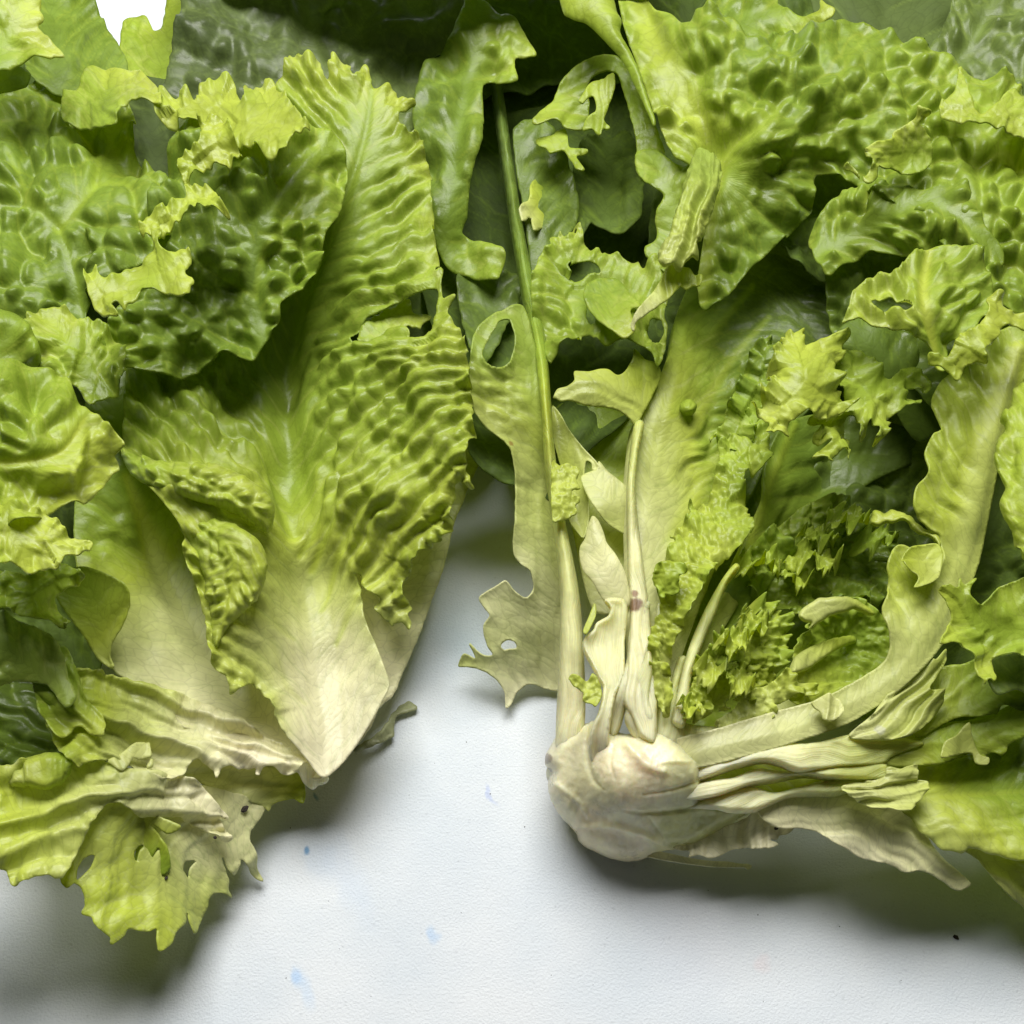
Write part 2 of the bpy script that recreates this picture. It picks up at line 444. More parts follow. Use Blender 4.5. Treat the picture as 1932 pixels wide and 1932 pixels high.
# ------------------------------------------------------------------ the white paper
def paper():
    m, nt, N, K = node_mat('watercolour_paper')
    out = N('ShaderNodeOutputMaterial'); p = N('ShaderNodeBsdfPrincipled'); tc = N('ShaderNodeTexCoord')
    p.inputs['Roughness'].default_value = .85; p.inputs['Specular IOR Level'].default_value = .2
    n1 = N('ShaderNodeTexNoise'); n1.inputs['Scale'].default_value = 1500; n1.inputs['Detail'].default_value = 6; n1.inputs['Roughness'].default_value = .6
    n2 = N('ShaderNodeTexNoise'); n2.inputs['Scale'].default_value = 22; n2.inputs['Detail'].default_value = 5
    n3 = N('ShaderNodeTexNoise'); n3.inputs['Scale'].default_value = 150; n3.inputs['Detail'].default_value = 6
    n4 = N('ShaderNodeTexNoise'); n4.inputs['Scale'].default_value = 620; n4.inputs['Detail'].default_value = 3
    for n in (n1, n2, n3, n4): K(tc.outputs['Object'], n.inputs['Vector'])
    b1 = N('ShaderNodeBump'); b1.inputs['Strength'].default_value = .5; b1.inputs['Distance'].default_value = .0006
    b2 = N('ShaderNodeBump'); b2.inputs['Strength'].default_value = .2; b2.inputs['Distance'].default_value = .0008
    K(n1.outputs['Fac'], b1.inputs['Height']); K(n3.outputs['Fac'], b2.inputs['Height']); K(b1.outputs['Normal'], b2.inputs['Normal'])
    K(b2.outputs['Normal'], p.inputs['Normal'])
    cr = N('ShaderNodeValToRGB'); cr.color_ramp.elements[0].position = .35; cr.color_ramp.elements[0].color = (.635, .685, .735, 1)
    cr.color_ramp.elements[1].position = .62; cr.color_ramp.elements[1].color = (.715, .745, .775, 1)
    K(n2.outputs['Fac'], cr.inputs['Fac']); colr = cr.outputs['Color']
    # fine grey specks in the sheet
    sp = N('ShaderNodeMapRange'); sp.inputs['From Min'].default_value = .25; sp.inputs['From Max'].default_value = .36; sp.inputs['To Min'].default_value = .86; sp.inputs['To Max'].default_value = 1
    K(n4.outputs['Fac'], sp.inputs['Value'])
    mx = N('ShaderNodeMix'); mx.data_type = 'RGBA'; mx.blend_type = 'MULTIPLY'; mx.inputs['Factor'].default_value = 1
    K(colr, mx.inputs[6]); K(sp.outputs['Result'], mx.inputs[7]); colr = mx.outputs[2]
    # dried blue paint marks
    wv = N('ShaderNodeVectorMath'); wv.operation = 'MULTIPLY_ADD'; wv.inputs[1].default_value = (.006, .006, 0)
    K(n3.outputs['Color'], wv.inputs[0]); K(tc.outputs['Object'], wv.inputs[2])
    for (x, y, r, sx, a, c) in [(600, 1620, .0075, .75, .14, (.30, .52, .85)), (578, 1601, .0016, .8, .75, (.06, .25, .50)), (560, 1842, .0026, .7, .40, (.24, .47, .82)), (572, 1862, .005, .6, .24, (.36, .58, .88)),
                                (818, 1760, .0028, .8, .38, (.28, .50, .82)), (593, 1505, .0016, .8, .65, (.05, .22, .40)), (925, 1500, .002, .4, .35, (.25, .35, .75)), (800, 1240, .02, 1.3, .14, (.34, .54, .78)),
                                (880, 1180, .018, .8, .12, (.25, .50, .60)), (1436, 1815, .003, 1, .12, (.9, .45, .40)), (650, 1640, .012, .5, .10, (.35, .55, .9)), (1300, 1770, .02, 1, .05, (.6, .6, .9))]:
        w = place(x, y, 0)
        mp = N('ShaderNodeMapping'); mp.vector_type = 'TEXTURE'
        mp.inputs['Location'].default_value = (w[0] + .003, w[1] + .003, 0); mp.inputs['Scale'].default_value = (r * sx, r / sx, 1)
        mp.inputs['Rotation'].default_value = (0, 0, .5)
        K(wv.outputs[0], mp.inputs['Vector'])
        ln = N('ShaderNodeVectorMath'); ln.operation = 'LENGTH'; K(mp.outputs[0], ln.inputs[0])
        mr = N('ShaderNodeMapRange'); mr.interpolation_type = 'SMOOTHSTEP'; mr.inputs['From Min'].default_value = 1.0; mr.inputs['From Max'].default_value = .25; mr.inputs['To Min'].default_value = 0; mr.inputs['To Max'].default_value = a
        K(ln.outputs['Value'], mr.inputs['Value'])
        mx = N('ShaderNodeMix'); mx.data_type = 'RGBA'; K(mr.outputs['Result'], mx.inputs['Factor']); K(colr, mx.inputs[6]); mx.inputs[7].default_value = (*c, 1); colr = mx.outputs[2]
    K(colr, p.inputs['Base Color']); K(p.outputs[0], out.inputs['Surface'])
    n = 40; S = .8
    me = bpy.data.meshes.new('paper')
    vs = [(-S + 2 * S * i / n, -.35 + 1.9 * j / n, 0) for j in range(n + 1) for i in range(n + 1)]
    fs = [(j * (n + 1) + i, j * (n + 1) + i + 1, (j + 1) * (n + 1) + i + 1, (j + 1) * (n + 1) + i) for j in range(n) for i in range(n)]
    me.from_pydata(vs, [], fs); me.materials.append(m)
    o = bpy.data.objects.new('paper_ground', me); o['kind'] = 'structure'; COL.objects.link(o)
paper()

# ------------------------------------------------------------------ the two halves of the cut lettuce
def root(name, x, y, label):
    w = place(x, y, 0)
    o = thing(name, w, label, 'lettuce', 'halves of one cut lettuce')
    ORIGIN[o.name] = w
    return o
LH = root('lettuce_half', 600, 1470, 'green lettuce half with one broad leaf fanning up from its pale pointed base')
RH = root('lettuce_half', 1180, 1600, 'green lettuce half with its pinkish cut core and frilly yellow heart facing up')

BIG = dict(a1=.3, l1=100, a2=.26, cell=(36, 40), iso=True)
FINE = dict(a1=.10, l1=50, a2=.12, cell=(18, 24))

# ---- leaves behind both halves
sheet('leaf', LH, [(225, 110), (235, 42), (248, 36), (275, 30), (290, 55), (304, 52), (312, 0), (320, -40), (380, -40), (380, 120), (330, 220), (260, 230)], [(280, 40, 2.0), (300, 200, 2.6), (350, 0, 2.2)], [(230, 0, .5), (300, 220, .62)], axis=[(300, 240), (320, -40)], a2=.12, a1=.1, f=2, ruf=.2)
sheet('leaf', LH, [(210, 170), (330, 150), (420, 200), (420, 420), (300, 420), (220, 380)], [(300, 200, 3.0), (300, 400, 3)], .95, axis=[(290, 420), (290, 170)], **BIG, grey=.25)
sheet('leaf', LH, [(60, -30), (165, -30), (185, 20), (203, 52), (228, 90), (242, 128), (235, 160), (150, 190), (60, 150), (40, 60)], [(100, 0, 5.6), (200, 60, 5.0), (120, 140, 6.0), (60, 60, 6.2)], .74, axis=[(110, 180), (90, -40)], a1=.3, l1=60, k1=1.1, a2=.16, cell=(22, 60), f=2, ruf=.15)
b1 = sheet('leaf', LH, [(350, -30), (338, 22), (336, 55), (322, 98), (310, 150), (306, 190), (360, 260), (560, 300), (760, 280), (800, 120), (830, 96), (866, 60), (879, 28), (884, -30)],
      [(330, 120, 5.0), (420, 40, 5.2), (600, 0, 4.6), (600, 200, 4.0), (860, 30, 4.4), (780, 200, 3.8)], [(330, 100, .92), (450, 60, .9), (700, 60, .86), (850, 60, .8)], axis=[(640, 300), (610, 150), (560, -40)], ribs=[dict(p=[(640, 300, 26), (610, 150, 20), (560, -40, 12)], h=.2, g=.8, k=.6)],  # leaf gets less light, so its tint is made darker
      **BIG, f=3, ruf=.3, grey=.30, bl_in=20, label='dull outer leaf at the back, its green darkened for shade')
sheet('leaf', LH, [(880, -30), (930, 5), (965, 20), (985, 45), (1002, 72), (1012, 95, 3), (995, 98, 3), (972, 102), (972, 125), (975, 150), (940, 152), (922, 144), (912, 160), (912, 200), (911, 262), (897, 298), (885, 358), (880, 402), (870, 432), (884, 446), (920, 455), (952, 470), (945, 500), (936, 526), (890, 516), (845, 500), (810, 420), (790, 280), (778, 215), (796, 122), (832, 80), (872, 10)],
      [(920, 20, 5.2), (990, 90, 5.0), (940, 150, 4.6), (840, 160, 4.4), (840, 350, 4.2), (900, 280, 4.6), (870, 480, 3.2), (940, 500, 3.6)],
      [(980, 120, .5), (900, 60, .62), (840, 200, .78), (900, 300, .66), (850, 420, .72), (930, 490, .55)], axis=[(830, 520), (865, 250), (915, -20)], a1=.2, l1=80, a2=.22, cell=(30, 34), curl=-.15, cw=20, f=1.5, ruf=.2, bl_in=16)
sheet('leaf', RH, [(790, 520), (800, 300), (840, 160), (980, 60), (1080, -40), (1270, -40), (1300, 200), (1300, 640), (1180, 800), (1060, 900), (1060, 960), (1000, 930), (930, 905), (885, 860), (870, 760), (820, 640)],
      [(900, 200, 1.6), (1250, 100, 2.0), (1000, 500, 1.0), (950, 760, 3.4), (960, 910, 3.2), (1200, 700, 1.8)], .95, axis=[(1040, 900), (980, 500), (960, 100)], a1=.25, l1=110, a2=.14, cell=(40, 60), curl=.2)  # sheet in the gap; its near-black colour and lower end stand for shade

sheet('leaf', LH, [(-60, 120), (120, 120), (320, 160), (460, 300), (500, 600), (460, 900), (300, 1060), (180, 1120), (60, 1300), (-60, 1300)], [(0, 300, 1.8), (400, 400, 1.8), (300, 1000, .7), (0, 1250, 1.0)], .95, axis=[(300, 1100), (100, 150)], **BIG)  # filler leaf underneath, coloured dark to stand for shade in the seams
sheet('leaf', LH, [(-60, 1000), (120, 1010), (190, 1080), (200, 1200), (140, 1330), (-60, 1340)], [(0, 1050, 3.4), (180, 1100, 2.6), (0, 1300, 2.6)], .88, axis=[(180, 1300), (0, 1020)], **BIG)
sheet('leaf', LH, [(330, -30), (700, -20), (1000, -20), (1300, -25), (1320, -150), (1200, -330), (800, -380), (420, -340), (310, -180)], [(400, -40, 5.2), (1000, -40, 6.0), (800, -200, 8.8), (1250, -100, 7.0), (800, -370, 8.0), (400, -330, 6.5)], .8, axis=[(800, 0), (800, -380)], **BIG)  # unseen leaf above the frame, added to block light from behind
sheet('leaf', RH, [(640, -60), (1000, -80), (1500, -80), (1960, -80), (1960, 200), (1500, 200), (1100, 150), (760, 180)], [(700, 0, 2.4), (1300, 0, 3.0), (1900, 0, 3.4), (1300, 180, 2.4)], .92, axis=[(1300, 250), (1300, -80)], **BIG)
sheet('leaf', LH, [(480, 420), (700, 380), (860, 430), (905, 620), (900, 800), (840, 860), (700, 900), (520, 860)], [(520, 500, 2.0), (860, 520, 2.0), (700, 860, 1.6)], .93, axis=[(640, 900), (760, 400)], a1=.2, a2=.1)  # sheet behind the slit; its dark colour stands in for shade
sheet('leaf', RH, [(862, 520), (900, 512), (930, 530), (952, 515), (990, 522), (975, 580), (958, 610), (940, 650), (926, 668), (906, 704), (896, 672), (880, 640), (866, 580)], [(870, 530, 3.0), (980, 530, 2.6), (905, 690, 3.8), (920, 600, 2.6)], .86, axis=[(905, 700), (925, 600), (920, 510)], a1=.25, l1=50, a2=.16, cell=(26, 30), f=2, ruf=.3, mat=MAT_LEAF)
sheet('leaf', RH, [(1085, 300), (1110, 255), (1150, 262), (1180, 240), (1205, 290), (1215, 350), (1205, 410), (1170, 440), (1120, 430), (1080, 460), (1070, 400)], [(1090, 280, 2.6), (1200, 300, 3.2), (1140, 360, 1.4), (1090, 440, 2.4), (1200, 420, 3.0)], .88, axis=[(1140, 450), (1150, 250)], a1=.3, l1=60, a2=.16, cell=(30, 34), f=2, ruf=.3)
# ---- left half: outer leaves spreading over the paper
sheet('leaf', LH, [(907, 832), (915, 850), (890, 905), (880, 930), (858, 985), (835, 1080), (815, 1130), (795, 1190), (763, 1262), (742, 1310), (716, 1335), (700, 1370), (660, 1420), (605, 1455), (620, 1300), (680, 1060), (780, 900), (860, 820)],
      [(900, 840, 2.6), (830, 1080, 1.7), (740, 1300, 1.0), (620, 1440, 1.2), (700, 1100, 2.2)], [(900, 850, .35), (800, 1180, .12), (700, 1370, .03)], axis=[(605, 1455), (700, 1240), (840, 880)], a1=.18, l1=60, k1=.5, a2=.06, cell=(40, 50), vein=.35, f=1.2, thick=.07)
sheet('leaf', LH, [(655, 1425, 3), (690, 1396, 3), (720, 1376, 3), (750, 1335, 3), (772, 1322, 3), (787, 1337, 2), (748, 1352, 2), (742, 1385, 3), (712, 1402, 2), (686, 1413, 3)], [(690, 1400, .5), (780, 1330, .3)], .35, grey=.75, ruf=.2, vein=.3, tone=.7, label='withered grey scrap of outer leaf under the base')
low = sheet('leaf', LH, [(104, 1600), (150, 1540), (250, 1480), (350, 1475), (440, 1495), (500, 1520), (472, 1577), (484, 1612), (487, 1640), (498, 1662), (480, 1655), (463, 1630), (453, 1620), (449, 1636), (439, 1651), (426, 1630), (415, 1602), (420, 1626), (430, 1656), (432, 1680), (443, 1695), (414, 1684), (397, 1693), (394, 1710), (380, 1738), (371, 1759), (357, 1742), (352, 1714), (348, 1742), (333, 1757), (322, 1781), (298, 1794), (294, 1752), (283, 1757), (244, 1751), (237, 1765), (225, 1774), (211, 1782), (208, 1767), (192, 1757), (176, 1744), (173, 1731), (156, 1724), (162, 1706), (156, 1676), (141, 1667), (124, 1676), (110, 1650)],
      [(200, 1500, 3.9), (400, 1510, 2.2), (130, 1650, 4.0), (210, 1770, 3.0), (300, 1780, 2.4), (370, 1740, 1.2), (440, 1690, .7), (490, 1655, .5), (240, 1640, 2.7), (350, 1640, 1.9), (290, 1680, 2.35), (480, 1560, 1.0)],
      [(220, 1600, .38), (200, 1700, .47), (300, 1740, .45), (380, 1700, .36), (340, 1600, .2), (450, 1600, .16), (490, 1640, .2), (260, 1580, .45), (300, 1640, .36)], axis=[(420, 1490), (320, 1600), (300, 1800)],
      holes=[[(148, 1660), (148, 1640), (162, 1618), (178, 1614), (170, 1638), (158, 1652)], [(254, 1612), (261, 1599), (277, 1595), (266, 1606), (259, 1626)], [(345, 1642), (348, 1627), (372, 1624), (359, 1640), (357, 1657)]],
      dg=-.03, tone=1.06, a1=.12, l1=70, k1=.6, a2=.03, cell=(30, 40), vein=.6, f=1.6, folds=.13, fl=40, wav=.3, st=3.4, bl_in=10, label='jagged pale leaf hanging low over the paper with torn holes')
sheet('leaf', LH, [(300, 1600), (272, 1640), (245, 1640), (256, 1600), (245, 1545), (262, 1525), (300, 1540), (340, 1560), (320, 1572), (295, 1560), (276, 1548), (300, 1575), (318, 1600), (322, 1640), (300, 1650)], [(280, 1540, 3.3), (290, 1630, 2.7)], [(290, 1540, .3), (290, 1610, .52)], a1=.0, f=1, vein=.2, folds=.08)
mid = sheet('leaf', LH, [(-220, 1480), (60, 1440), (150, 1430), (260, 1455), (345, 1465), (375, 1476), (400, 1503), (422, 1530), (434, 1547), (415, 1545), (428, 1570), (440, 1580), (425, 1588), (395, 1572), (345, 1545), (310, 1540), (270, 1540), (225, 1515), (200, 1520), (175, 1550), (150, 1600), (118, 1655), (88, 1650), (59, 1655), (30, 1672), (18, 1666), (10, 1640), (-30, 1640), (-120, 1670), (-220, 1650)],
      [(0, 1480, 5.0), (0, 1630, 5.0), (120, 1640, 4.6), (200, 1480, 4.4), (300, 1520, 3.1), (430, 1545, 2.0), (420, 1580, 1.8), (100, 1550, 4.2)],
      [(0, 1500, .5), (100, 1560, .42), (60, 1640, .46), (250, 1490, .3), (350, 1510, .16), (430, 1560, .14)], axis=[(480, 1500), (250, 1490), (-40, 1560)], a1=.22, l1=60, k1=.4, a2=.08, cell=(30, 36), dg=-.08, tone=1.05, f=2.5, ruf=.4, rl=40, folds=.26, fl=30, vein=.35, st=3.6)
sheet('leaf', LH, [(330, 1450), (373, 1476), (432, 1504), (465, 1512), (498, 1524), (508, 1532), (514, 1518), (553, 1508), (573, 1516), (575, 1490), (560, 1445), (400, 1400)], [(400, 1430, 2.4), (500, 1520, 1.1), (570, 1480, 1.3)], [(420, 1460, .2), (520, 1500, .25), (565, 1508, .5)], axis=[(600, 1460), (350, 1440)], a1=.12, l1=50, folds=.12, fl=24, f=1.2, vein=.3)
sheet('leaf', LH, [(60, 1250), (130, 1250), (250, 1285), (400, 1330), (580, 1435), (568, 1455), (553, 1463), (535, 1460), (498, 1448), (488, 1462), (483, 1448), (446, 1444), (418, 1452), (409, 1474), (402, 1451), (366, 1437), (346, 1461), (311, 1473), (264, 1469), (255, 1453), (207, 1437), (160, 1441), (148, 1448), (100, 1400)],
      [(100, 1260, 5.2), (200, 1420, 4.3), (300, 1460, 3.6), (400, 1440, 2.9), (560, 1450, 2.1), (350, 1340, 3.2)], [(100, 1300, .66), (180, 1400, .45), (300, 1420, .22), (450, 1430, .1)], axis=[(600, 1460), (400, 1400), (100, 1290)], a1=.16, l1=60, k1=.4, a2=.05, dg=-.06, tone=1.05, f=3, ruf=.35, folds=.3, fl=26, vein=.3, st=3.6)
sheet('leaf', LH, [(150, 1460), (190, 1440), (225, 1425), (256, 1400), (285, 1395), (290, 1380), (283, 1400), (290, 1440), (275, 1445), (285, 1425), (262, 1430), (255, 1425), (230, 1455), (200, 1438), (170, 1446)], [(150, 1450, 4.6), (290, 1400, 3.9)], .25, folds=.15, f=1)
sheet('leaf', LH, [(-30, 1240), (60, 1255), (150, 1300), (195, 1360), (200, 1440), (150, 1460), (60, 1490), (-30, 1490)], [(0, 1300, 3.4), (180, 1400, 3.4), (50, 1450, 3.6)], .82, axis=[(220, 1420), (-30, 1330)], a1=.3, l1=50, folds=.3, fl=26)
sheet('leaf', LH, [(66, 1255), (120, 1220), (145, 1264), (166, 1320), (196, 1350), (202, 1392), (172, 1388), (150, 1372), (120, 1395), (100, 1380), (72, 1330)], [(100, 1270, 5.4), (190, 1380, 4.6), (90, 1350, 5.0)], [(100, 1270, .62), (190, 1380, .4)], axis=[(200, 1400), (80, 1250)], a1=.15, l1=46, f=1.5, curl=.15, folds=.2)
sheet('leaf', LH, [(-30, 1150), (40, 1170), (95, 1195), (118, 1235), (128, 1280), (140, 1310), (120, 1330), (90, 1290), (62, 1284), (30, 1283), (-30, 1290)], [(0, 1200, 6.6), (110, 1280, 5.6), (30, 1280, 6.0)], [(0, 1200, .72), (90, 1270, .6)], axis=[(140, 1320), (-30, 1200)], a1=.2, l1=60, a2=.12, f=2, curl=-.15, grey=.15)
sheet('leaf', LH, [(20, 1480), (60, 1430), (110, 1420), (138, 1432), (120, 1470), (90, 1490), (60, 1486)], [(40, 1470, 4.9), (120, 1440, 5.0)], [(30, 1480, .3), (130, 1440, .55)], folds=.2, rnd=.3, rw_px=16)
sheet('leaf', LH, [(558, 1446), (576, 1439), (592, 1452), (606, 1461), (622, 1468), (616, 1478), (600, 1482), (590, 1489), (578, 1483), (566, 1463)], [(570, 1450, 2.2), (600, 1480, 1.6)], .05, folds=.12, fl=12, mat=MAT_RIB, thick=.1, f=.8)

# ---- left half: cupped pale leaf behind the broad leaf
cup = sheet('leaf', LH, [(608, 1461), (567, 1454), (542, 1441), (494, 1406), (442, 1399), (390, 1390), (401, 1371), (372, 1376), (345, 1371), (332, 1354), (287, 1327), (258, 1313), (250, 1290), (215, 1262), (180, 1190), (150, 1100), (140, 1000), (150, 850), (190, 640), (300, 620), (420, 700), (480, 900), (520, 1100), (560, 1250), (620, 1400)],
      [(600, 1456, 2.0), (500, 1400, 2.3), (390, 1380, 2.9), (260, 1300, 3.7), (180, 1150, 4.4), (330, 1150, 2.4), (440, 1200, 2.0), (330, 1050, 2.0), (480, 1050, 1.6), (240, 950, 3.8), (200, 750, 4.8), (380, 700, 3.4)],
      [(600, 1450, .0), (480, 1390, .06), (350, 1330, .1), (400, 1250, .16), (300, 1150, .22), (330, 1050, .45), (200, 1000, .62), (220, 800, .72), (350, 700, .75)], axis=[(600, 1450), (450, 1300), (330, 1120), (240, 900), (220, 650)],
      ribs=[dict(p=[(600, 1450, 60), (450, 1300, 50), (330, 1120, 30), (240, 900, 12)], h=-.18, g=.16, k=.4)], a1=.2, l1=90, a2=.10, cell=(34, 50), vein=.3, f=1.5, thick=.08, bl_in=30)
sheet('leaf', LH, [(103, 1108), (150, 1072), (192, 1080), (240, 1106), (247, 1140), (234, 1180), (215, 1212), (210, 1235), (217, 1263), (188, 1245), (160, 1200), (130, 1160)], [(110, 1110, 5.6), (240, 1130, 5.4), (180, 1160, 5.0), (214, 1260, 4.2)], [(120, 1110, .62), (200, 1140, .5), (214, 1250, .3)], axis=[(220, 1270), (190, 1180), (150, 1080)], a1=.08, l1=60, f=1.2, curl=.12, cw=12, vein=.25)

# ---- left half: the broad leaf
broad = sheet('leaf', LH, [(609, 1458), (585, 1432), (560, 1405), (545, 1388, 2), (527, 1362, 3), (510, 1330, 3), (480, 1292, 4), (458, 1296, 3), (436, 1309, 3), (425, 1280, 4), (400, 1255, 4), (390, 1200, 3), (384, 1150, 3), (362, 1090, 3), (345, 1045, 3), (345, 1000), (300, 940), (250, 890), (228, 845), (235, 760), (240, 690), (260, 600), (330, 450), (440, 280), (520, 160), (537, 130, 3), (545, 98, 4), (572, 108, 4), (600, 112, 4), (614, 142, 4), (625, 105, 4), (650, 112, 4), (662, 128, 4), (668, 152, 4), (690, 120, 4), (706, 163, 4), (735, 155, 4), (750, 175, 4), (785, 190, 2), (786, 196, 2), (762, 206, 3), (750, 225, 3), (770, 250, 3), (793, 240, 3), (802, 280, 3), (812, 330, 3), (815, 390, 3), (820, 450, 3), (828, 496, 2), (822, 512, 2), (836, 508), (832, 535), (836, 560), (862, 566), (844, 582), (852, 604, 3), (876, 640, 4), (885, 690, 4), (891, 750, 4), (893, 800, 4), (886, 850, 5), (879, 882, 5), (891, 918, 5), (864, 906, 5), (852, 940, 5), (850, 975, 6), (832, 1020, 6), (792, 1045, 6), (772, 1078, 6), (760, 1108, 6), (772, 1186, 3), (752, 1172, 4), (735, 1180, 4), (706, 1146, 4), (716, 1128, 3), (690, 1110, 3), (672, 1085, 3), (690, 1170), (715, 1230), (734, 1285), (732, 1302), (718, 1328), (696, 1366), (664, 1412), (632, 1446)],
      [(608, 1452, 2.7), (560, 1395, 3.1), (735, 1290, 2.6), (640, 1280, 2.5), (585, 1100, 2.6), (555, 900, 2.7), (540, 700, 3.0), (560, 560, 3.6), (600, 460, 4.4), (680, 800, 4.6), (640, 950, 4.0), (650, 280, 6.1), (580, 110, 6.6), (760, 190, 6.2), (810, 380, 5.0), (830, 540, 5.6), (880, 700, 5.8), (880, 900, 5.0), (840, 1000, 4.3), (760, 1170, 2.9), (700, 1000, 4.0), (730, 640, 5.0), (430, 1300, 3.9), (390, 1180, 4.6), (440, 1000, 5.4), (350, 880, 5.3), (490, 960, 4.3), (240, 850, 5.2), (400, 1080, 4.3), (300, 700, 4.8), (470, 1150, 4.2), (690, 480, 5.0)],
      [(608, 1450, .0), (660, 1380, .02), (560, 1300, .10), (610, 1200, .14), (450, 1200, .30), (460, 1280, .36), (430, 1050, .44), (470, 930, .44), (320, 880, .47), (300, 750, .64), (420, 800, .58), (570, 1000, .42), (560, 800, .6), (660, 1010, .44), (800, 950, .44), (760, 1120, .4), (880, 850, .52), (820, 700, .50), (740, 760, .55), (650, 700, .62), (640, 480, .68), (760, 420, .57), (800, 600, .5), (700, 250, .60), (600, 130, .46), (730, 180, .44)],
      axis=[(615, 1450), (602, 1330), (588, 1200), (568, 1050), (548, 900), (536, 750), (545, 640), (578, 540), (632, 420), (690, 250), (705, 120)],
      ribs=[dict(p=[(622, 1450, 74), (618, 1330, 84), (602, 1200, 76), (576, 1050, 56), (550, 900, 40), (538, 750, 30), (546, 640, 22), (578, 540, 15), (632, 420, 10), (690, 250, 7), (705, 120, 4)], h=-.34, g=[(0, .03), (.15, .08), (.27, .3), (.4, .56), (1, .6)], k=.85, gr=.03),
            dict(p=[(590, 1080, 6), (640, 900, 11), (690, 780, 9), (760, 690, 8), (815, 630, 6), (838, 540, 4)], h=-.32, g=.5, k=.5),
            dict(p=[(575, 1050, 7), (625, 850, 10), (660, 740, 8), (720, 640, 6), (740, 600, 4)], h=-.34, g=.5, k=.5), dict(p=[(606, 1140, 5), (650, 1020, 10), (720, 900, 8), (800, 800, 6), (870, 740, 4)], h=-.34, g=.46, k=.5), dict(p=[(634, 1210, 5), (670, 1120, 9), (740, 1010, 8), (820, 930, 5)], h=-.30, g=.36, k=.5), dict(p=[(550, 930, 12), (480, 800, 9), (420, 720, 7), (380, 690, 5)], h=-.34, g=.5, k=.5), dict(p=[(560, 1000, 14), (500, 860, 11), (430, 790, 8), (340, 690, 5)], h=-.3, g=.5, k=.5),
            dict(p=[(560, 1200, 5), (530, 1180, 8), (515, 1120, 5)], h=-.16, g=.3, k=.4),
            dict(p=[(580, 1320, 5), (545, 1290, 8), (515, 1200, 6), (500, 1175, 4)], h=-.16, g=.25, k=.4),
            dict(p=[(545, 650, 12), (620, 580, 8), (700, 520, 6), (760, 490, 4)], h=-.28, g=.55, k=.5),
            dict(p=[(540, 760, 14), (590, 640, 9), (680, 500, 7), (770, 420, 5)], h=-.28, g=.6, k=.4)],
      holes=[[(668, 642), (690, 600), (735, 572), (785, 548), (822, 540), (822, 575), (808, 615), (788, 636), (766, 634), (764, 612), (728, 615), (700, 640), (680, 655)]],
      a1=.50, l1=47, k1=1.15, a2=.19, cell=(30, 26), pk=.22, f=0, ruf=.35, rl=34, rw=26, ye=.6, ribflat=120, st=3.0, wav=.15, label='broad yellow green leaf with a thick pale midrib')
sheet('leaf_edge', broad, [(674, 640), (690, 606), (745, 575), (768, 560), (775, 562), (780, 590), (800, 592), (812, 598), (795, 612), (790, 622), (768, 615), (764, 632), (738, 624), (705, 650), (688, 662)], [(680, 650, 4.6), (800, 590, 4.4)], [(700, 610, .55), (790, 600, .44)], a2=.1, cell=(14, 18), f=2, ruf=.25, rl=20)

sheet('leaf_edge', broad, [(226, 842), (262, 858), (300, 868), (350, 874), (420, 880), (470, 905), (500, 926), (516, 950), (517, 978), (506, 1004), (490, 996), (460, 978), (425, 962), (370, 948), (300, 926), (245, 892)], [(230, 850, 5.6), (370, 890, 6.1), (500, 930, 5.7), (505, 990, 5.2), (370, 940, 5.6)], [(240, 870, .58), (350, 900, .47), (480, 940, .45)], axis=[(230, 870), (380, 905), (510, 985)], rnd=.45, rw_px=26, a1=.1, l1=30, a2=.24, cell=(24, 22), pk=.1, st=2.6, f=1, thick=.06, ribflat=4)
sheet('leaf_edge', broad, [(335, 975), (390, 978), (440, 990), (478, 1012), (498, 1036), (506, 1072), (496, 1105), (478, 1135), (450, 1155), (425, 1190), (412, 1222), (400, 1210), (394, 1160), (388, 1110), (372, 1060), (350, 1015)], [(345, 990, 5.2), (440, 1000, 5.8), (500, 1060, 5.5), (410, 1200, 4.8), (400, 1080, 5.3)], [(350, 1000, .52), (440, 1020, .44), (480, 1080, .42), (410, 1190, .42)], axis=[(350, 985), (440, 1050), (410, 1220)], rnd=.35, rw_px=22, a1=.1, l1=30, a2=.24, cell=(26, 22), pk=.1, st=2.6, f=2, ruf=.15, ribflat=4)

# ---- left half: folded-over frilly leaf on top of the broad leaf
fold = sheet('leaf', LH, [(300, 330), (330, 250), (420, 230), (520, 230), (590, 232), (640, 262), (656, 304, 1), (655, 345, 1), (640, 400, 1), (615, 440, 1), (605, 500, 1), (570, 545, 1), (533, 568, 1), (530, 600), (505, 640), (470, 680), (420, 672), (370, 700), (320, 715), (250, 700), (190, 690), (200, 620), (230, 560), (260, 470)],
      [(320, 300, 7.2), (560, 250, 7.4), (650, 320, 6.4), (600, 490, 6.2), (530, 560, 6.2), (500, 650, 5.3), (350, 700, 5.1), (220, 670, 6.0), (420, 450, 7.2), (500, 380, 7.3), (300, 520, 7.2), (420, 590, 5.8)],
      [(560, 260, .58), (630, 350, .6), (560, 500, .66), (450, 450, .78), (350, 600, .78), (450, 640, .7), (250, 650, .66), (380, 330, .7)], axis=[(500, 690), (480, 560), (490, 440), (560, 330), (640, 260)],
      ribs=[dict(p=[(480, 560, 8), (500, 470, 7), (570, 380, 6), (600, 300, 4)], h=-.12, g=.5, k=.5), dict(p=[(480, 560, 7), (400, 500, 5), (350, 400, 3)], h=-.1, g=.6, k=.5), dict(p=[(490, 440, 6), (560, 460, 5), (600, 470, 3)], h=-.1, g=.5, k=.5)],
      a1=.40, l1=105, a2=.34, cell=(34, 38), iso=True, pk=.4, f=0, st=3.2, ruf=.2)
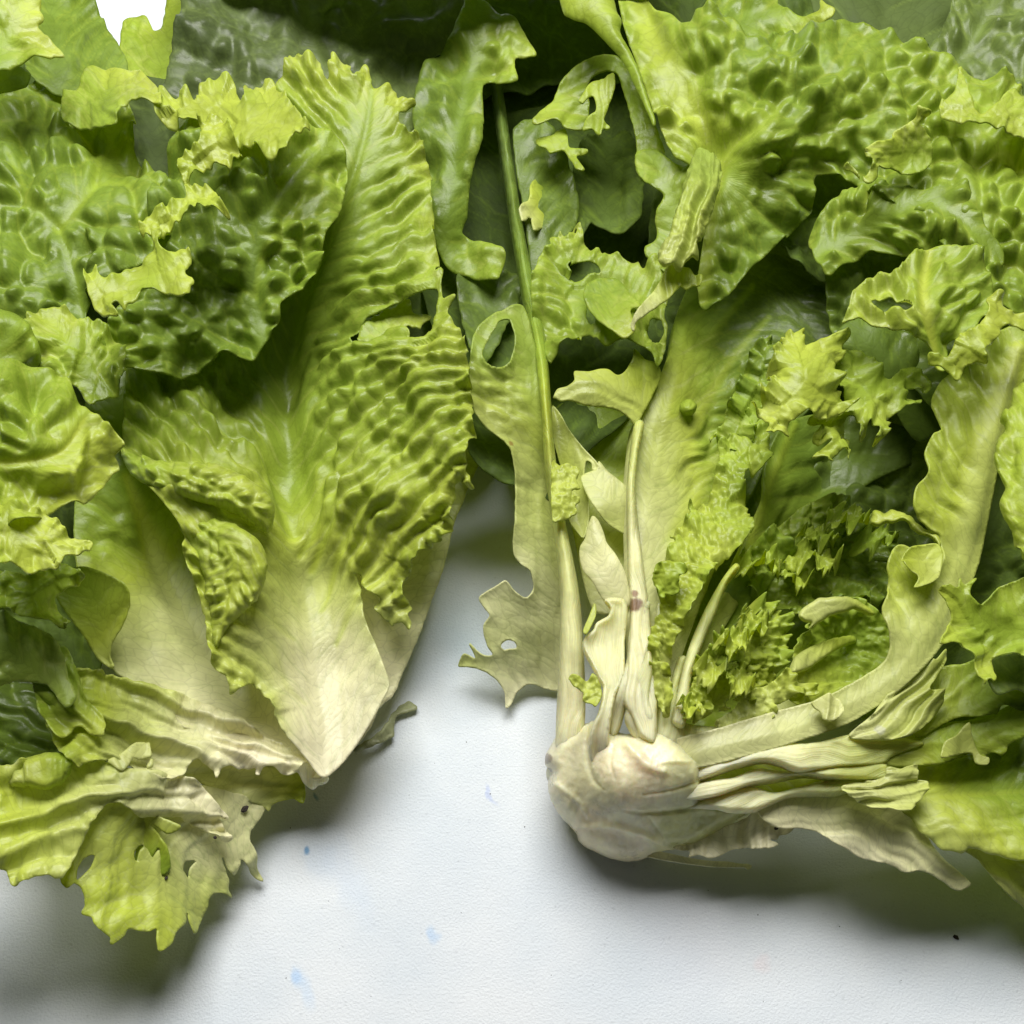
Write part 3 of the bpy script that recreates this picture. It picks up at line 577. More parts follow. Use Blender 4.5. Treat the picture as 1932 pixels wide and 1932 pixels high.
sheet('leaf_edge', fold, [(300, 222), (303, 190), (311, 172), (325, 180), (345, 170), (370, 185), (378, 158), (402, 160), (435, 150), (448, 175), (465, 195), (460, 162), (490, 150), (515, 152), (520, 165), (541, 175), (547, 195), (570, 225), (587, 249), (550, 262), (540, 285), (500, 290), (470, 272), (430, 262), (400, 235), (372, 238), (340, 232)],
      [(310, 200, 7.5), (400, 170, 7.6), (500, 160, 7.7), (580, 245, 8.6), (480, 270, 8.7), (400, 230, 8.0), (360, 190, 8.2)], [(300, 200, .45), (450, 200, .44), (580, 250, .42), (480, 280, .5)], axis=[(440, 320), (440, 140)], f=3.2, ruf=.55, rl=26, rw=26, a2=.10, a1=.1, l1=34, cell=(16, 20), st=2.6, vein=.2)
sheet('leaf_edge', fold, [(376, 225), (400, 215), (430, 235), (441, 262), (453, 285), (452, 300), (428, 312), (400, 305), (385, 318), (372, 330), (362, 352), (392, 350), (412, 372), (430, 395), (427, 402), (396, 400), (366, 405), (335, 420), (302, 442), (270, 440), (262, 420), (280, 405), (326, 390), (352, 372), (340, 330), (336, 302), (350, 290), (375, 275), (380, 245)],
      [(380, 230, 8.7), (450, 290, 8.4), (345, 310, 8.6), (425, 398, 8.8), (280, 420, 8.6), (360, 370, 8.0)], [(400, 250, .44), (380, 400, .43), (280, 420, .46)], axis=[(470, 330), (340, 330)], f=3, ruf=.5, rl=24, rw=22, st=2.6, vein=.15, a3=.03)
sheet('leaf_edge', fold, [(160, 515), (175, 517), (185, 507), (188, 525), (215, 525), (245, 508), (270, 492), (285, 462), (290, 435), (305, 436), (300, 460), (320, 478), (336, 470), (356, 468), (354, 490), (345, 510), (360, 520), (352, 540), (345, 556), (310, 550), (270, 556), (252, 575), (240, 572), (235, 585), (222, 575), (210, 582), (226, 598), (190, 590), (175, 575), (165, 545)],
      [(165, 540, 8.9), (350, 490, 9.1), (300, 440, 8.7), (260, 530, 8.5), (220, 590, 9.0), (345, 550, 9.2)], [(180, 540, .42), (280, 520, .5), (350, 500, .44)], axis=[(320, 400), (270, 560)], f=2.6, ruf=.4, rl=34, rw=20, st=2.6, vein=.2, a2=.05)

# ---- left half: blistered leaf at the far left
yl = sheet('leaf', LH, [(-30, 190), (40, 155), (120, 140), (190, 130), (235, 180), (262, 250), (255, 290), (300, 330), (345, 380), (330, 430), (290, 470), (225, 515), (190, 545), (160, 590), (162, 625), (120, 610), (60, 625), (-30, 600)],
      [(-20, 200, 6.2), (120, 150, 5.6), (250, 270, 5.8), (330, 400, 6.8), (150, 300, 6.5), (105, 430, 6.6), (40, 380, 7.2), (230, 430, 7.4), (40, 540, 6.9), (150, 590, 6.2)],
      [(100, 300, .74), (240, 200, .55), (250, 430, .72), (50, 450, .68), (120, 580, .78), (200, 330, .62)], axis=[(160, 620), (140, 520), (108, 428), (150, 380), (200, 325), (215, 200)],
      ribs=[dict(p=[(160, 620, 10), (140, 520, 10), (108, 428, 9), (60, 385, 8), (-20, 330, 6)], h=-.2, g=.6, k=.6), dict(p=[(108, 428, 12), (150, 380, 12), (180, 340, 9), (190, 250, 6)], h=-.2, g=.5, k=.6), dict(p=[(180, 345, 8), (240, 350, 6), (265, 440, 5)], h=-.15, g=.5, k=.5), dict(p=[(60, 385, 7), (20, 300, 5)], h=-.15, g=.55, k=.5)],
      a1=.5, l1=110, a2=.44, cell=(40, 42), iso=True, pk=.2, st=3.2, f=1, ruf=.2)
sheet('leaf_edge', yl, [(118, 170, 1), (140, 165), (158, 146), (165, 127), (200, 125), (240, 130), (256, 128), (280, 146), (300, 168), (303, 192), (282, 190), (258, 192), (232, 205), (216, 232), (170, 240), (120, 230, 1)], [(130, 170, 6.9), (200, 130, 6.6), (300, 180, 8.2), (220, 215, 7.9), (150, 220, 7.0)], [(200, 140, .45), (170, 210, .62), (290, 180, .42)], axis=[(200, 250), (210, 120)], f=2.2, ruf=.35, rl=26, st=2.8, a2=.08, cell=(18, 24))
top = sheet('leaf', LH, [(-30, -30), (78, -30), (74, 10), (81, 32), (68, 42), (85, 62), (106, 84), (120, 102), (96, 110), (60, 112), (20, 128), (-30, 135)], [(0, 0, 9.6), (110, 100, 8.8), (0, 120, 8.8)], [(30, 40, .48), (110, 100, .38), (0, 120, .66)], axis=[(-20, 130), (60, -20)], f=2, ruf=.35, a1=.2, l1=50, a2=.08)
sheet('leaf', LH, [(-30, 120), (40, 126), (60, 140), (45, 165), (-30, 180)], [(0, 130, 8.0), (40, 160, 7.0)], .7, f=1.5, ruf=.3)

# ---- left half: bright leaf tips nearest the window
m1 = sheet('leaf', LH, [(-30, 690), (30, 686), (62, 691), (114, 701), (134, 728), (140, 746), (166, 774), (190, 790), (210, 810), (236, 840, 1), (216, 856, 2), (222, 880, 2), (205, 900, 2), (187, 929, 2), (160, 945, 2), (135, 948, 2), (104, 962, 2), (60, 985), (-30, 990)],
      [(0, 700, 9.2), (120, 720, 8.6), (230, 840, 8.3), (180, 930, 7.9), (60, 950, 8.8), (80, 800, 9.6), (140, 850, 8.7)], [(60, 760, .6), (60, 860, .55), (190, 840, .40), (170, 920, .42), (20, 920, .5)], axis=[(-30, 870), (60, 868), (120, 845), (160, 780)],
      ribs=[dict(p=[(-30, 870, 10), (60, 868, 9), (120, 850, 7), (160, 790, 5)], h=-.25, g=.38, k=.6)], a1=.22, l1=90, a2=.42, cell=(54, 52), iso=True, pk=.35, ruf=.35, rl=44, f=1, st=3.2)
sheet('leaf_edge', m1, [(-30, 950), (40, 950), (97, 974), (118, 990), (135, 1012), (160, 1018), (177, 1026), (169, 1047), (121, 1053), (110, 1075), (85, 1068), (60, 1085), (40, 1070), (20, 1062), (-30, 1075)], [(0, 960, 9.2), (170, 1030, 8.2), (30, 1060, 8.8)], [(30, 980, .46), (160, 1030, .40), (40, 1060, .44)], axis=[(0, 940), (60, 1090)], f=2, ruf=.5, rl=32, a2=.16, cell=(24, 30), st=3)
sheet('leaf', LH, [(-30, 1060), (60, 1082), (100, 1062), (135, 1068), (162, 1090), (120, 1112), (103, 1130), (112, 1160), (130, 1168), (126, 1186), (98, 1180), (60, 1168), (30, 1156), (8, 1140), (-30, 1160)], [(0, 1080, 7.6), (150, 1090, 7.0), (110, 1180, 6.6), (20, 1140, 7.4)], [(50, 1100, .68), (110, 1170, .52), (140, 1080, .55)], axis=[(150, 1060), (40, 1150)], f=2.5, ruf=.5, rl=30, a2=.2, cell=(22, 30), st=3)
sheet('leaf', LH, [(-30, 585), (20, 588), (45, 604), (66, 640), (76, 690), (40, 700), (-30, 700)], [(0, 600, 8.2), (70, 680, 7.4)], .62, axis=[(-20, 700), (30, 590)], a2=.2, cell=(40, 50), a1=.2, rnd=.3, rw_px=25)
sheet('leaf', LH, [(58, 612), (80, 592), (105, 588), (128, 588), (150, 600), (182, 602), (232, 640), (240, 690), (222, 735), (190, 755), (170, 765), (140, 725), (78, 700), (66, 650)], [(70, 610, 7.0), (220, 640, 6.6), (180, 750, 6.6), (120, 660, 7.3)], [(90, 600, .46), (140, 650, .54), (210, 720, .66)], axis=[(200, 760), (90, 590)], f=2.5, ruf=.45, rl=26, a2=.24, a1=.15, l1=50, cell=(22, 28), st=3)

# ------------------------------------------------------------------ right half: dark leaves underneath
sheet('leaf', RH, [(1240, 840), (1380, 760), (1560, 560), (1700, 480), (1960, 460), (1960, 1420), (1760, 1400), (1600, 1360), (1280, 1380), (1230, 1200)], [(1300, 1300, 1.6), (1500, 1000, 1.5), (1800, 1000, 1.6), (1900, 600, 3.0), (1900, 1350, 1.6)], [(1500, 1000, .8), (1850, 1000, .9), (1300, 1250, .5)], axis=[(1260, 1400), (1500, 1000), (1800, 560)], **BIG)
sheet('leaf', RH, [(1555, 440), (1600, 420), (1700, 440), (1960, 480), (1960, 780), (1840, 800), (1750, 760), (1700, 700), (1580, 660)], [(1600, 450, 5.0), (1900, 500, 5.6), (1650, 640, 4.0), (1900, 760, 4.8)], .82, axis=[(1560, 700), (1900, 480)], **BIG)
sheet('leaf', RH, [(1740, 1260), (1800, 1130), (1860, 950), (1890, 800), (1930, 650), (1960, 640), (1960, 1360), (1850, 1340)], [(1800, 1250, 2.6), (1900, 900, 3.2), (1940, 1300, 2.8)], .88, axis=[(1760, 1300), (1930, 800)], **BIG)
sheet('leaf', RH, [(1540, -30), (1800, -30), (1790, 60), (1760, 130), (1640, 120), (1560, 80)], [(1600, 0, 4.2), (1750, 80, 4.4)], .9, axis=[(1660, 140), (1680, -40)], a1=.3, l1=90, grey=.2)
sheet('leaf', RH, [(1808, -30), (1960, -30), (1960, 260), (1890, 220), (1800, 150), (1752, 98), (1770, 70), (1790, 30)], [(1800, 60, 5.0), (1940, 0, 5.6), (1930, 200, 5.4)], [(1800, 80, .8), (1920, 60, .8)], axis=[(1780, 150), (1830, 80), (1900, -40)], ribs=[dict(p=[(1780, 150, 14), (1840, 70, 10), (1900, -40, 6)], h=-.15, g=.7, k=.6)], a1=.3, l1=70, a2=.42, cell=(34, 38), iso=True, grey=.2, label='dull grey green outer leaf at the far corner')
sheet('leaf', RH, [(1345, -30), (1470, -30), (1465, 0), (1480, 16), (1512, 28), (1545, 18, 1), (1548, 0), (1560, 8), (1576, 15), (1568, 28), (1545, 44), (1515, 60), (1485, 80), (1430, 90), (1380, 70), (1340, 40)], [(1400, 0, 5.6), (1500, 50, 6.2), (1570, 15, 7.0), (1400, 60, 5.6)], [(1400, 20, .72), (1500, 30, .58), (1565, 15, .42)], axis=[(1340, 80), (1440, 30), (1570, 20)], a1=.25, l1=46, a2=.2, cell=(24, 26), f=2, ruf=.3, st=3)

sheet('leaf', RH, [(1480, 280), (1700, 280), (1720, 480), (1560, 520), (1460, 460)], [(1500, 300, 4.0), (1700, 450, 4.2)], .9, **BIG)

# ---- right half: large blistered leaf across the top
big = sheet('leaf', RH, [(1165, -30), (1200, -30), (1240, 20), (1270, 30), (1295, 54, 1), (1318, 36, 1), (1335, 32, 1), (1382, 38, 1), (1413, 66, 1), (1445, 62, 1), (1462, 46, 1), (1485, 48, 1), (1515, 55, 1), (1541, 44, 1), (1565, 42, 1), (1593, 31, 1), (1635, 36, 1), (1662, 45, 1), (1700, 70, 1), (1748, 93, 1), (1790, 102), (1824, 120), (1850, 150), (1886, 152, 3), (1930, 175, 3), (1960, 190), (1960, 580), (1850, 560), (1750, 440), (1640, 360), (1590, 330), (1545, 330), (1530, 400), (1480, 450), (1420, 500), (1370, 560), (1330, 580), (1318, 530), (1330, 420), (1320, 330), (1270, 300), (1238, 226), (1208, 140), (1186, 80), (1172, 30)],
      [(1180, -10, 6.0), (1210, 130, 6.2), (1300, 300, 6.0), (1340, 275, 5.7), (1320, 560, 4.6), (1340, 60, 7.6), (1450, 90, 7.7), (1600, 50, 7.4), (1750, 110, 7.6), (1930, 190, 7.4), (1450, 250, 7.1), (1420, 380, 6.0), (1500, 420, 5.0), (1600, 200, 7.4), (1600, 320, 6.2), (1780, 300, 7.2), (1920, 400, 7.4), (1930, 560, 6.6)],
      [(1240, 80, .55), (1320, 220, .48), (1400, 120, .72), (1500, 200, .66), (1600, 80, .68), (1700, 160, .64), (1900, 220, .52), (1900, 400, .62), (1700, 300, .64), (1420, 360, .66), (1370, 480, .7), (1380, 300, .5)],
      axis=[(1335, 560), (1338, 400), (1344, 278), (1362, 200), (1385, 100), (1395, 30)],
      ribs=[dict(p=[(1330, 560, 16), (1340, 400, 18), (1344, 278, 24), (1290, 180, 34), (1240, 80, 34), (1200, -20, 26)], h=-.25, g=.42, k=.7),
            dict(p=[(1344, 278, 16), (1358, 200, 10), (1372, 120, 7), (1380, 50, 4)], h=-.25, g=.5, k=.6),
            dict(p=[(1350, 280, 22), (1420, 240, 20), (1470, 190, 13), (1490, 120, 10), (1478, 60, 8)], h=-.25, g=.5, k=.6),
            dict(p=[(1540, 340, 12), (1590, 240, 9), (1640, 150, 7), (1690, 90, 5)], h=-.2, g=.55, k=.5),
            dict(p=[(1560, 340, 10), (1570, 220, 8), (1600, 110, 6), (1640, 60, 4)], h=-.15, g=.55, k=.5),
            dict(p=[(1860, 420, 10), (1840, 290, 8), (1800, 170, 6), (1790, 110, 4)], h=-.15, g=.55, k=.5)],
      a1=.34, l1=74, a2=.40, cell=(42, 44), iso=True, polar=(1350, 330, 210), ribflat=150, st=3.2, ruf=.2, label='large blistered leaf with veins fanning from one pale point')
sheet('leaf_edge', big, [(1060, -30), (1150, -30), (1165, 5), (1175, 26), (1172, 46), (1192, 82), (1212, 132), (1240, 215), (1236, 222), (1208, 160), (1178, 100), (1150, 70), (1125, 46), (1105, 28), (1080, 20), (1064, 10)], [(1080, 0, 7.2), (1170, 30, 7.4), (1190, 110, 6.9), (1230, 210, 6.6)], [(1120, 10, .50), (1200, 120, .56)], axis=[(1060, -10), (1150, 60), (1230, 220)], f=.8, curl=-.35, cw=14, ruf=.15, vein=.2, a1=.12, l1=50)
sheet('leaf_edge', big, [(1632, 283), (1650, 268), (1680, 262), (1690, 246), (1700, 240), (1716, 229), (1731, 216), (1728, 198), (1738, 206), (1756, 212), (1748, 224), (1736, 231), (1750, 246), (1758, 276), (1755, 310), (1720, 330), (1690, 320), (1665, 320), (1654, 310), (1655, 335), (1638, 346), (1610, 326), (1590, 316), (1602, 308), (1626, 336), (1640, 320), (1644, 300), (1636, 296)], [(1640, 280, 8.3), (1740, 210, 8.5), (1750, 300, 7.3), (1690, 310, 7.3), (1600, 315, 7.4), (1640, 340, 7.8)], [(1650, 280, .44), (1740, 215, .42), (1730, 300, .6)], axis=[(1730, 330), (1660, 240)], f=1.8, ruf=.3, rl=24, rw=18, st=2.6, a2=.08, cell=(16, 20))
sheet('leaf_edge', big, [(1775, 190), (1800, 175), (1812, 118), (1822, 160), (1835, 190), (1850, 210), (1880, 195), (1905, 170), (1925, 180), (1960, 210), (1960, 260), (1900, 250), (1860, 235), (1820, 230), (1780, 215)], [(1800, 180, 7.9), (1850, 210, 8.3), (1930, 210, 8.0)], [(1810, 140, .52), (1870, 210, .44), (1930, 230, .5)], axis=[(1860, 260), (1850, 160)], f=2.2, ruf=.35, rl=26, st=2.8, a2=.1, cell=(18, 22))

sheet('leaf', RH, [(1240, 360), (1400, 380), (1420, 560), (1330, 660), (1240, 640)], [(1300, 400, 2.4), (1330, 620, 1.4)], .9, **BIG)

# ---- right half: curled leaves in the dark gap
sheet('leaf', RH, [(1199, 290), (1235, 285), (1270, 305), (1320, 330), (1325, 400), (1290, 480), (1262, 520), (1235, 500), (1215, 470), (1240, 452), (1236, 410), (1252, 370), (1224, 352), (1205, 330)], [(1220, 310, 5.2), (1300, 340, 5.9), (1250, 480, 4.6)], [(1230, 320, .6), (1290, 420, .55), (1240, 480, .6)], axis=[(1300, 520), (1240, 290)], a1=.2, l1=60, a2=.16, cell=(26, 30), f=1.5, ruf=.25)
arch = sheet('leaf', RH, [(1004, 226), (1020, 205), (1043, 187), (1052, 165), (1064, 145), (1082, 130), (1098, 117), (1130, 102), (1162, 104), (1188, 127), (1205, 165), (1222, 205), (1250, 270), (1262, 320), (1240, 330), (1215, 340), (1200, 318), (1200, 270), (1188, 216), (1174, 168), (1163, 138), (1140, 132), (1118, 142), (1108, 165), (1112, 200), (1103, 240), (1075, 242), (1045, 226), (1015, 232)], [(1020, 215, 4.6), (1070, 150, 4.8), (1140, 110, 5.4), (1200, 180, 5.2), (1220, 320, 4.8), (1090, 230, 4.2)], [(1040, 210, .5), (1100, 140, .55), (1150, 112, .62), (1210, 220, .58)], axis=[(1010, 225), (1080, 160), (1150, 115), (1200, 200), (1230, 330)], f=1.4, a1=.1, l1=40, ruf=.25, rl=30, st=2.8, folds=.08)
sheet('leaf_edge', arch, [(1092, 190), (1104, 170), (1118, 152), (1140, 148), (1158, 138), (1160, 165), (1150, 195), (1144, 214), (1140, 228), (1150, 236), (1152, 242), (1138, 244), (1132, 256), (1118, 244), (1100, 246), (1106, 225), (1124, 208), (1118, 180), (1100, 195)], [(1110, 170, 5.4), (1155, 150, 5.8), (1125, 245, 5.0)], .49, f=.8, vein=.1, folds=.06, fl=14, st=2.5)
sheet('leaf', RH, [(1010, 265), (1026, 258), (1044, 254), (1060, 240), (1070, 252), (1074, 278), (1092, 282), (1112, 286), (1088, 292), (1098, 312), (1104, 320), (1088, 318), (1076, 300), (1060, 282), (1040, 290), (1030, 280), (1018, 276)], [(1020, 270, 4.0), (1100, 300, 4.4)], .5, f=1.2, ruf=.25, rl=22, st=2.5, rw=14, vein=.1, a3=.02)
sheet('leaf', RH, [(983, 386), (998, 376), (1002, 350), (1010, 338), (1040, 335), (1052, 360), (1054, 400), (1052, 432), (1030, 428), (1010, 432), (1004, 406), (990, 414)], [(990, 390, 3.6), (1050, 380, 2.6)], [(1000, 390, .34), (1050, 370, .6)], f=1.6, ruf=.2, rl=24, vein=.2)
cav = sheet('leaf', RH, [(1015, 498), (1024, 480), (1036, 470), (1038, 448), (1050, 455), (1056, 440), (1068, 452), (1082, 418), (1096, 424), (1102, 450), (1112, 470), (1130, 464), (1142, 482), (1165, 478), (1182, 492), (1200, 488), (1215, 505), (1240, 490), (1262, 530), (1256, 580), (1262, 600), (1258, 650), (1240, 692), (1225, 660), (1195, 648), (1170, 642), (1130, 640), (1100, 620), (1085, 650), (1060, 672), (1036, 690), (1020, 640), (1005, 600), (1000, 540)],
      [(1020, 500, 4.3), (1090, 430, 4.4), (1240, 520, 4.6), (1130, 550, 3.6), (1040, 660, 4.3), (1240, 670, 4.6), (1100, 600, 4.6), (1170, 590, 4.7)], [(1030, 500, .52), (1090, 440, .45), (1130, 550, .64), (1200, 600, .58), (1060, 640, .6), (1240, 660, .55)], axis=[(1260, 700), (1130, 600), (1040, 480)],
      holes=[[(1068, 512), (1090, 500), (1120, 505), (1135, 520), (1110, 522), (1085, 535)], [(1228, 600), (1248, 590), (1256, 610), (1240, 630), (1226, 622)], [(1110, 575), (1124, 590), (1122, 610), (1108, 600)]], f=2.4, ruf=.55, rl=34, rw=30, a1=.2, l1=60, a2=.22, cell=(24, 30), st=2.8)
sheet('leaf_edge', cav, [(1100, 560), (1112, 535), (1160, 530), (1190, 560), (1210, 580), (1190, 590), (1200, 620), (1180, 640), (1150, 625), (1120, 600)], [(1110, 550, 4.9), (1200, 610, 5.4), (1160, 540, 4.6)], [(1150, 560, .62), (1190, 630, .45)], f=1.2, a2=.1, cell=(18, 22), ruf=.2, curl=.1)
sheet('leaf', RH, [(1038, 764), (1045, 750), (1058, 755), (1075, 755), (1110, 764), (1150, 768), (1171, 775), (1190, 790), (1200, 800), (1215, 780), (1235, 740), (1246, 712), (1238, 690), (1215, 680), (1195, 660), (1194, 672), (1184, 694), (1168, 706), (1150, 696), (1137, 694), (1110, 698), (1084, 697), (1083, 716), (1072, 727), (1052, 733), (1044, 748)], [(1045, 755, 4.6), (1100, 730, 4.9), (1190, 720, 4.4), (1200, 790, 3.9), (1235, 700, 4.0)], [(1060, 740, .3), (1100, 730, .38), (1180, 740, .34), (1210, 700, .5)], axis=[(1210, 770), (1130, 735), (1040, 750)], a1=.06, l1=50, f=.8, vein=.4, folds=.1, fl=30, st=2.8)
sheet('leaf', RH, [(1050, 770), (1100, 762), (1190, 788), (1200, 850), (1190, 1000), (1185, 1140), (1120, 1150), (1080, 1000), (1050, 880)], [(1100, 770, 2.6), (1150, 1000, 2.4)], [(1100, 800, .62), (1140, 1000, .35), (1140, 1120, .2)], axis=[(1150, 1150), (1100, 760)], a1=.12, l1=80, vein=.3)

sheet('leaf', RH, [(968, 250), (1004, 224), (1045, 240), (1072, 300), (1092, 380), (1085, 430), (1052, 480), (1036, 560), (1008, 545), (988, 400)], [(980, 260, 3.2), (1010, 500, 3.2), (1085, 380, 2.4), (1040, 250, 3.4)], .8, axis=[(1015, 560), (990, 400), (970, 240)], a1=.2, l1=60, a2=.1, f=1.5, ruf=.2)

# ---- right half: lacy leaf hanging into the gap between the halves
sheet('leaf', RH, [(892, 640), (905, 615), (940, 590), (985, 580), (1005, 640), (1032, 750), (1045, 860), (1055, 1000), (1060, 1200), (1056, 1300), (1030, 1300), (1000, 1290), (976, 1306), (964, 1330), (954, 1336), (952, 1310), (944, 1290), (930, 1275), (905, 1260), (884, 1258), (865, 1257), (868, 1242), (876, 1233), (900, 1240), (884, 1212), (896, 1220), (914, 1234), (930, 1234), (920, 1216), (912, 1180), (923, 1160), (914, 1147), (904, 1127), (914, 1118), (940, 1102), (954, 1094), (972, 1114), (990, 1126), (1004, 1112), (999, 1080), (980, 1064), (967, 1040), (970, 980), (969, 905), (961, 853), (944, 829), (913, 805), (892, 774), (884, 710)],
      [(900, 660, 5.2), (900, 770, 4.9), (1000, 700, 4.4), (960, 860, 4.2), (1030, 900, 3.0), (975, 1000, 3.3), (1050, 1150, 1.6), (985, 1090, 2.7), (905, 1125, 2.4), (920, 1230, 1.6), (870, 1250, .8), (955, 1330, .25), (1040, 1300, .4)],
      [(900, 680, .55), (920, 790, .36), (1000, 760, .5), (980, 900, .30), (1030, 1000, .34), (990, 1090, .16), (930, 1150, .12), (1000, 1220, .2), (870, 1245, .3), (955, 1310, .05)], axis=[(1062, 1320), (1055, 1150), (1040, 950), (1010, 750), (980, 590)],
      holes=[[(908, 670), (925, 637), (942, 608), (960, 608), (970, 646), (962, 678), (945, 695), (923, 691)], [(944, 1218), (952, 1209), (970, 1211), (974, 1222), (950, 1226)]], a1=.14, l1=66, k1=.7, a2=.09, cell=(34, 46), vein=.4, f=.9, folds=.06, fl=30, st=2.8, grey=.1, curl=.08, cw=10,
      patch=[(990, 1078, 9, (.16, .05, .015), .9), (975, 1066, 5, (.12, .04, .015), .9), (962, 838, 5, (.3, .12, .03), .6)], label='thin lacy leaf with holes and browned nicks hanging beside the cut ribs')

# ---- right half: the central leaf with its thick cut midrib
cen = sheet('leaf', RH, [(1228, 1400), (1205, 1330), (1192, 1250), (1187, 1080), (1185, 909), (1190, 849), (1197, 798), (1222, 760), (1243, 714), (1262, 668), (1275, 600), (1310, 520), (1400, 430), (1500, 380), (1600, 380), (1660, 500), (1640, 650), (1540, 760), (1460, 850), (1420, 930), (1360, 1050), (1300, 1200), (1270, 1300), (1260, 1400)],
      [(1230, 1390, 3.8), (1190, 1080, 3.8), (1188, 900, 3.9), (1240, 720, 3.8), (1300, 560, 2.4), (1330, 520, 2.2), (1500, 390, 3.4), (1600, 600, 3.4), (1440, 700, 2.8), (1300, 900, 2.9), (1290, 1150, 3.0), (1380, 860, 2.3)],
      [(1230, 1390, .06), (1210, 1150, .14), (1215, 900, .2), (1290, 900, .36), (1290, 1080, .3), (1380, 850, .72), (1290, 650, .5), (1320, 540, .78), (1420, 560, .86), (1440, 680, .8), (1500, 450, .86), (1400, 1000, .7)], axis=[(1215, 1400), (1205, 1100), (1225, 900), (1262, 740), (1300, 580), (1370, 470), (1500, 400)],  # upper blade tinted darker for the shade below the top leaf
      ribs=[dict(p=[(1215, 1400, 26), (1215, 1100, 44), (1235, 900, 54), (1270, 740, 40), (1305, 590, 24), (1380, 470, 12), (1500, 400, 6)], h=.12, g=[(0, .1), (.35, .2), (.6, .4), (.8, .66), (1, .7)], k=.8, gr=.02),
            dict(p=[(1270, 900, 20), (1320, 780, 14), (1380, 680, 9), (1450, 600, 6)], h=.06, g=.4, k=.6), dict(p=[(1270, 780, 14), (1340, 640, 10), (1420, 540, 6)], h=.05, g=.5, k=.6), dict(p=[(1270, 1020, 20), (1340, 880, 12), (1420, 790, 7)], h=.05, g=.42, k=.6)],
      a1=.14, l1=64, k1=.9, a2=.16, cell=(26, 44), thick=.45, ribflat=80, st=3.2, label='central leaf sliced open along its thick pale midrib')
sheet('midrib', cen, [(1236, 1400), (1240, 1330), (1232, 1240), (1226, 1160), (1216, 1080), (1206, 1000), (1200, 930), (1204, 860), (1216, 800), (1206, 790), (1196, 800), (1189, 850), (1184, 910), (1184, 1000), (1186, 1080), (1190, 1160), (1184, 1250), (1176, 1320), (1190, 1352), (1210, 1390)], [(1220, 1390, 4.2), (1195, 1000, 4.15), (1206, 800, 4.2)], [(1200, 820, .3), (1195, 1000, .14), (1210, 1300, .08)], axis=[(1220, 1400), (1195, 1000), (1206, 790)], a1=0, rnd=.22, rw_px=8, folds=.05, fl=6, mat=MAT_RIB, vein=0, thick=.3, st=2.6, patch=[(1198, 1142, 16, (.14, .035, .012), .85), (1196, 1120, 8, (.2, .06, .02), .8)])

# ---- right half: curled bright leaves at the upper right
sheet('leaf', RH, [(1530, 440), (1590, 352), (1640, 348), (1700, 352), (1750, 358), (1800, 338), (1835, 370), (1862, 430), (1890, 470), (1892, 500), (1850, 520), (1800, 505), (1750, 490), (1690, 478), (1620, 480), (1560, 520)], [(1560, 450, 5.2), (1640, 350, 6.4), (1800, 345, 7.0), (1885, 480, 7.0), (1750, 480, 6.4), (1620, 470, 5.6), (1720, 410, 7.0)], [(1600, 400, .64), (1750, 400, .66), (1850, 450, .62)], axis=[(1560, 470), (1680, 400), (1760, 380), (1870, 460)], a1=.35, l1=60, a2=.3, cell=(26, 44), ruf=.2, f=.8, st=3.2)
tip = sheet('leaf', RH, [(1597, 604), (1586, 612), (1600, 584), (1608, 558), (1650, 532), (1690, 522), (1710, 494), (1750, 474), (1800, 472), (1842, 498), (1872, 540), (1884, 592), (1860, 600), (1848, 600), (1832, 622), (1848, 640), (1850, 664), (1800, 642), (1782, 700), (1762, 690), (1756, 662), (1722, 632), (1682, 616), (1640, 604)],
      [(1595, 605, 7.4), (1650, 545, 7.3), (1760, 480, 7.1), (1870, 560, 7.3), (1760, 560, 7.8), (1770, 690, 6.6), (1680, 610, 7.8), (1840, 650, 6.8)], [(1610, 590, .5), (1680, 540, .46), (1790, 540, .6), (1770, 680, .6), (1700, 620, .44), (1850, 600, .6)], axis=[(1775, 700), (1750, 600), (1742, 540), (1755, 475)],
      ribs=[dict(p=[(1768, 700, 10), (1750, 600, 12), (1742, 540, 12), (1752, 475, 8)], h=-.15, g=.34, k=.65)], holes=[[(1644, 574), (1660, 569), (1700, 572), (1716, 586), (1708, 594), (1680, 589), (1650, 583)]], a1=.3, l1=56, a2=.3, cell=(28, 34), f=.8, ruf=.2, curl=.12, cw=12, st=3)
sheet('leaf_edge', tip, [(1800, 645), (1815, 625), (1836, 620), (1855, 600), (1865, 584), (1862, 562), (1880, 550), (1894, 554), (1898, 575), (1910, 588), (1932, 590), (1960, 590), (1960, 640), (1930, 625), (1900, 612), (1880, 640), (1858, 660), (1866, 686), (1848, 680), (1838, 684), (1822, 690), (1812, 712), (1800, 712), (1790, 700), (1776, 692), (1752, 680), (1752, 664), (1770, 668), (1786, 674), (1796, 658)], [(1880, 560, 8.0), (1940, 610, 7.6), (1800, 705, 7.2), (1760, 670, 7.2), (1850, 640, 7.8)], [(1890, 580, .44), (1820, 670, .46)], axis=[(1900, 640), (1800, 660)], f=2, ruf=.4, rl=24, rw=18, st=2.6, vein=.15, a2=.06)
deep = sheet('leaf', RH, [(1575, 640), (1620, 600), (1700, 620), (1750, 660), (1790, 720), (1780, 800), (1730, 830), (1680, 760), (1640, 700)], [(1600, 640, 5.0), (1770, 780, 3.2), (1740, 680, 4.2)], .82, axis=[(1760, 820), (1620, 620)], a1=.2, a2=.12)

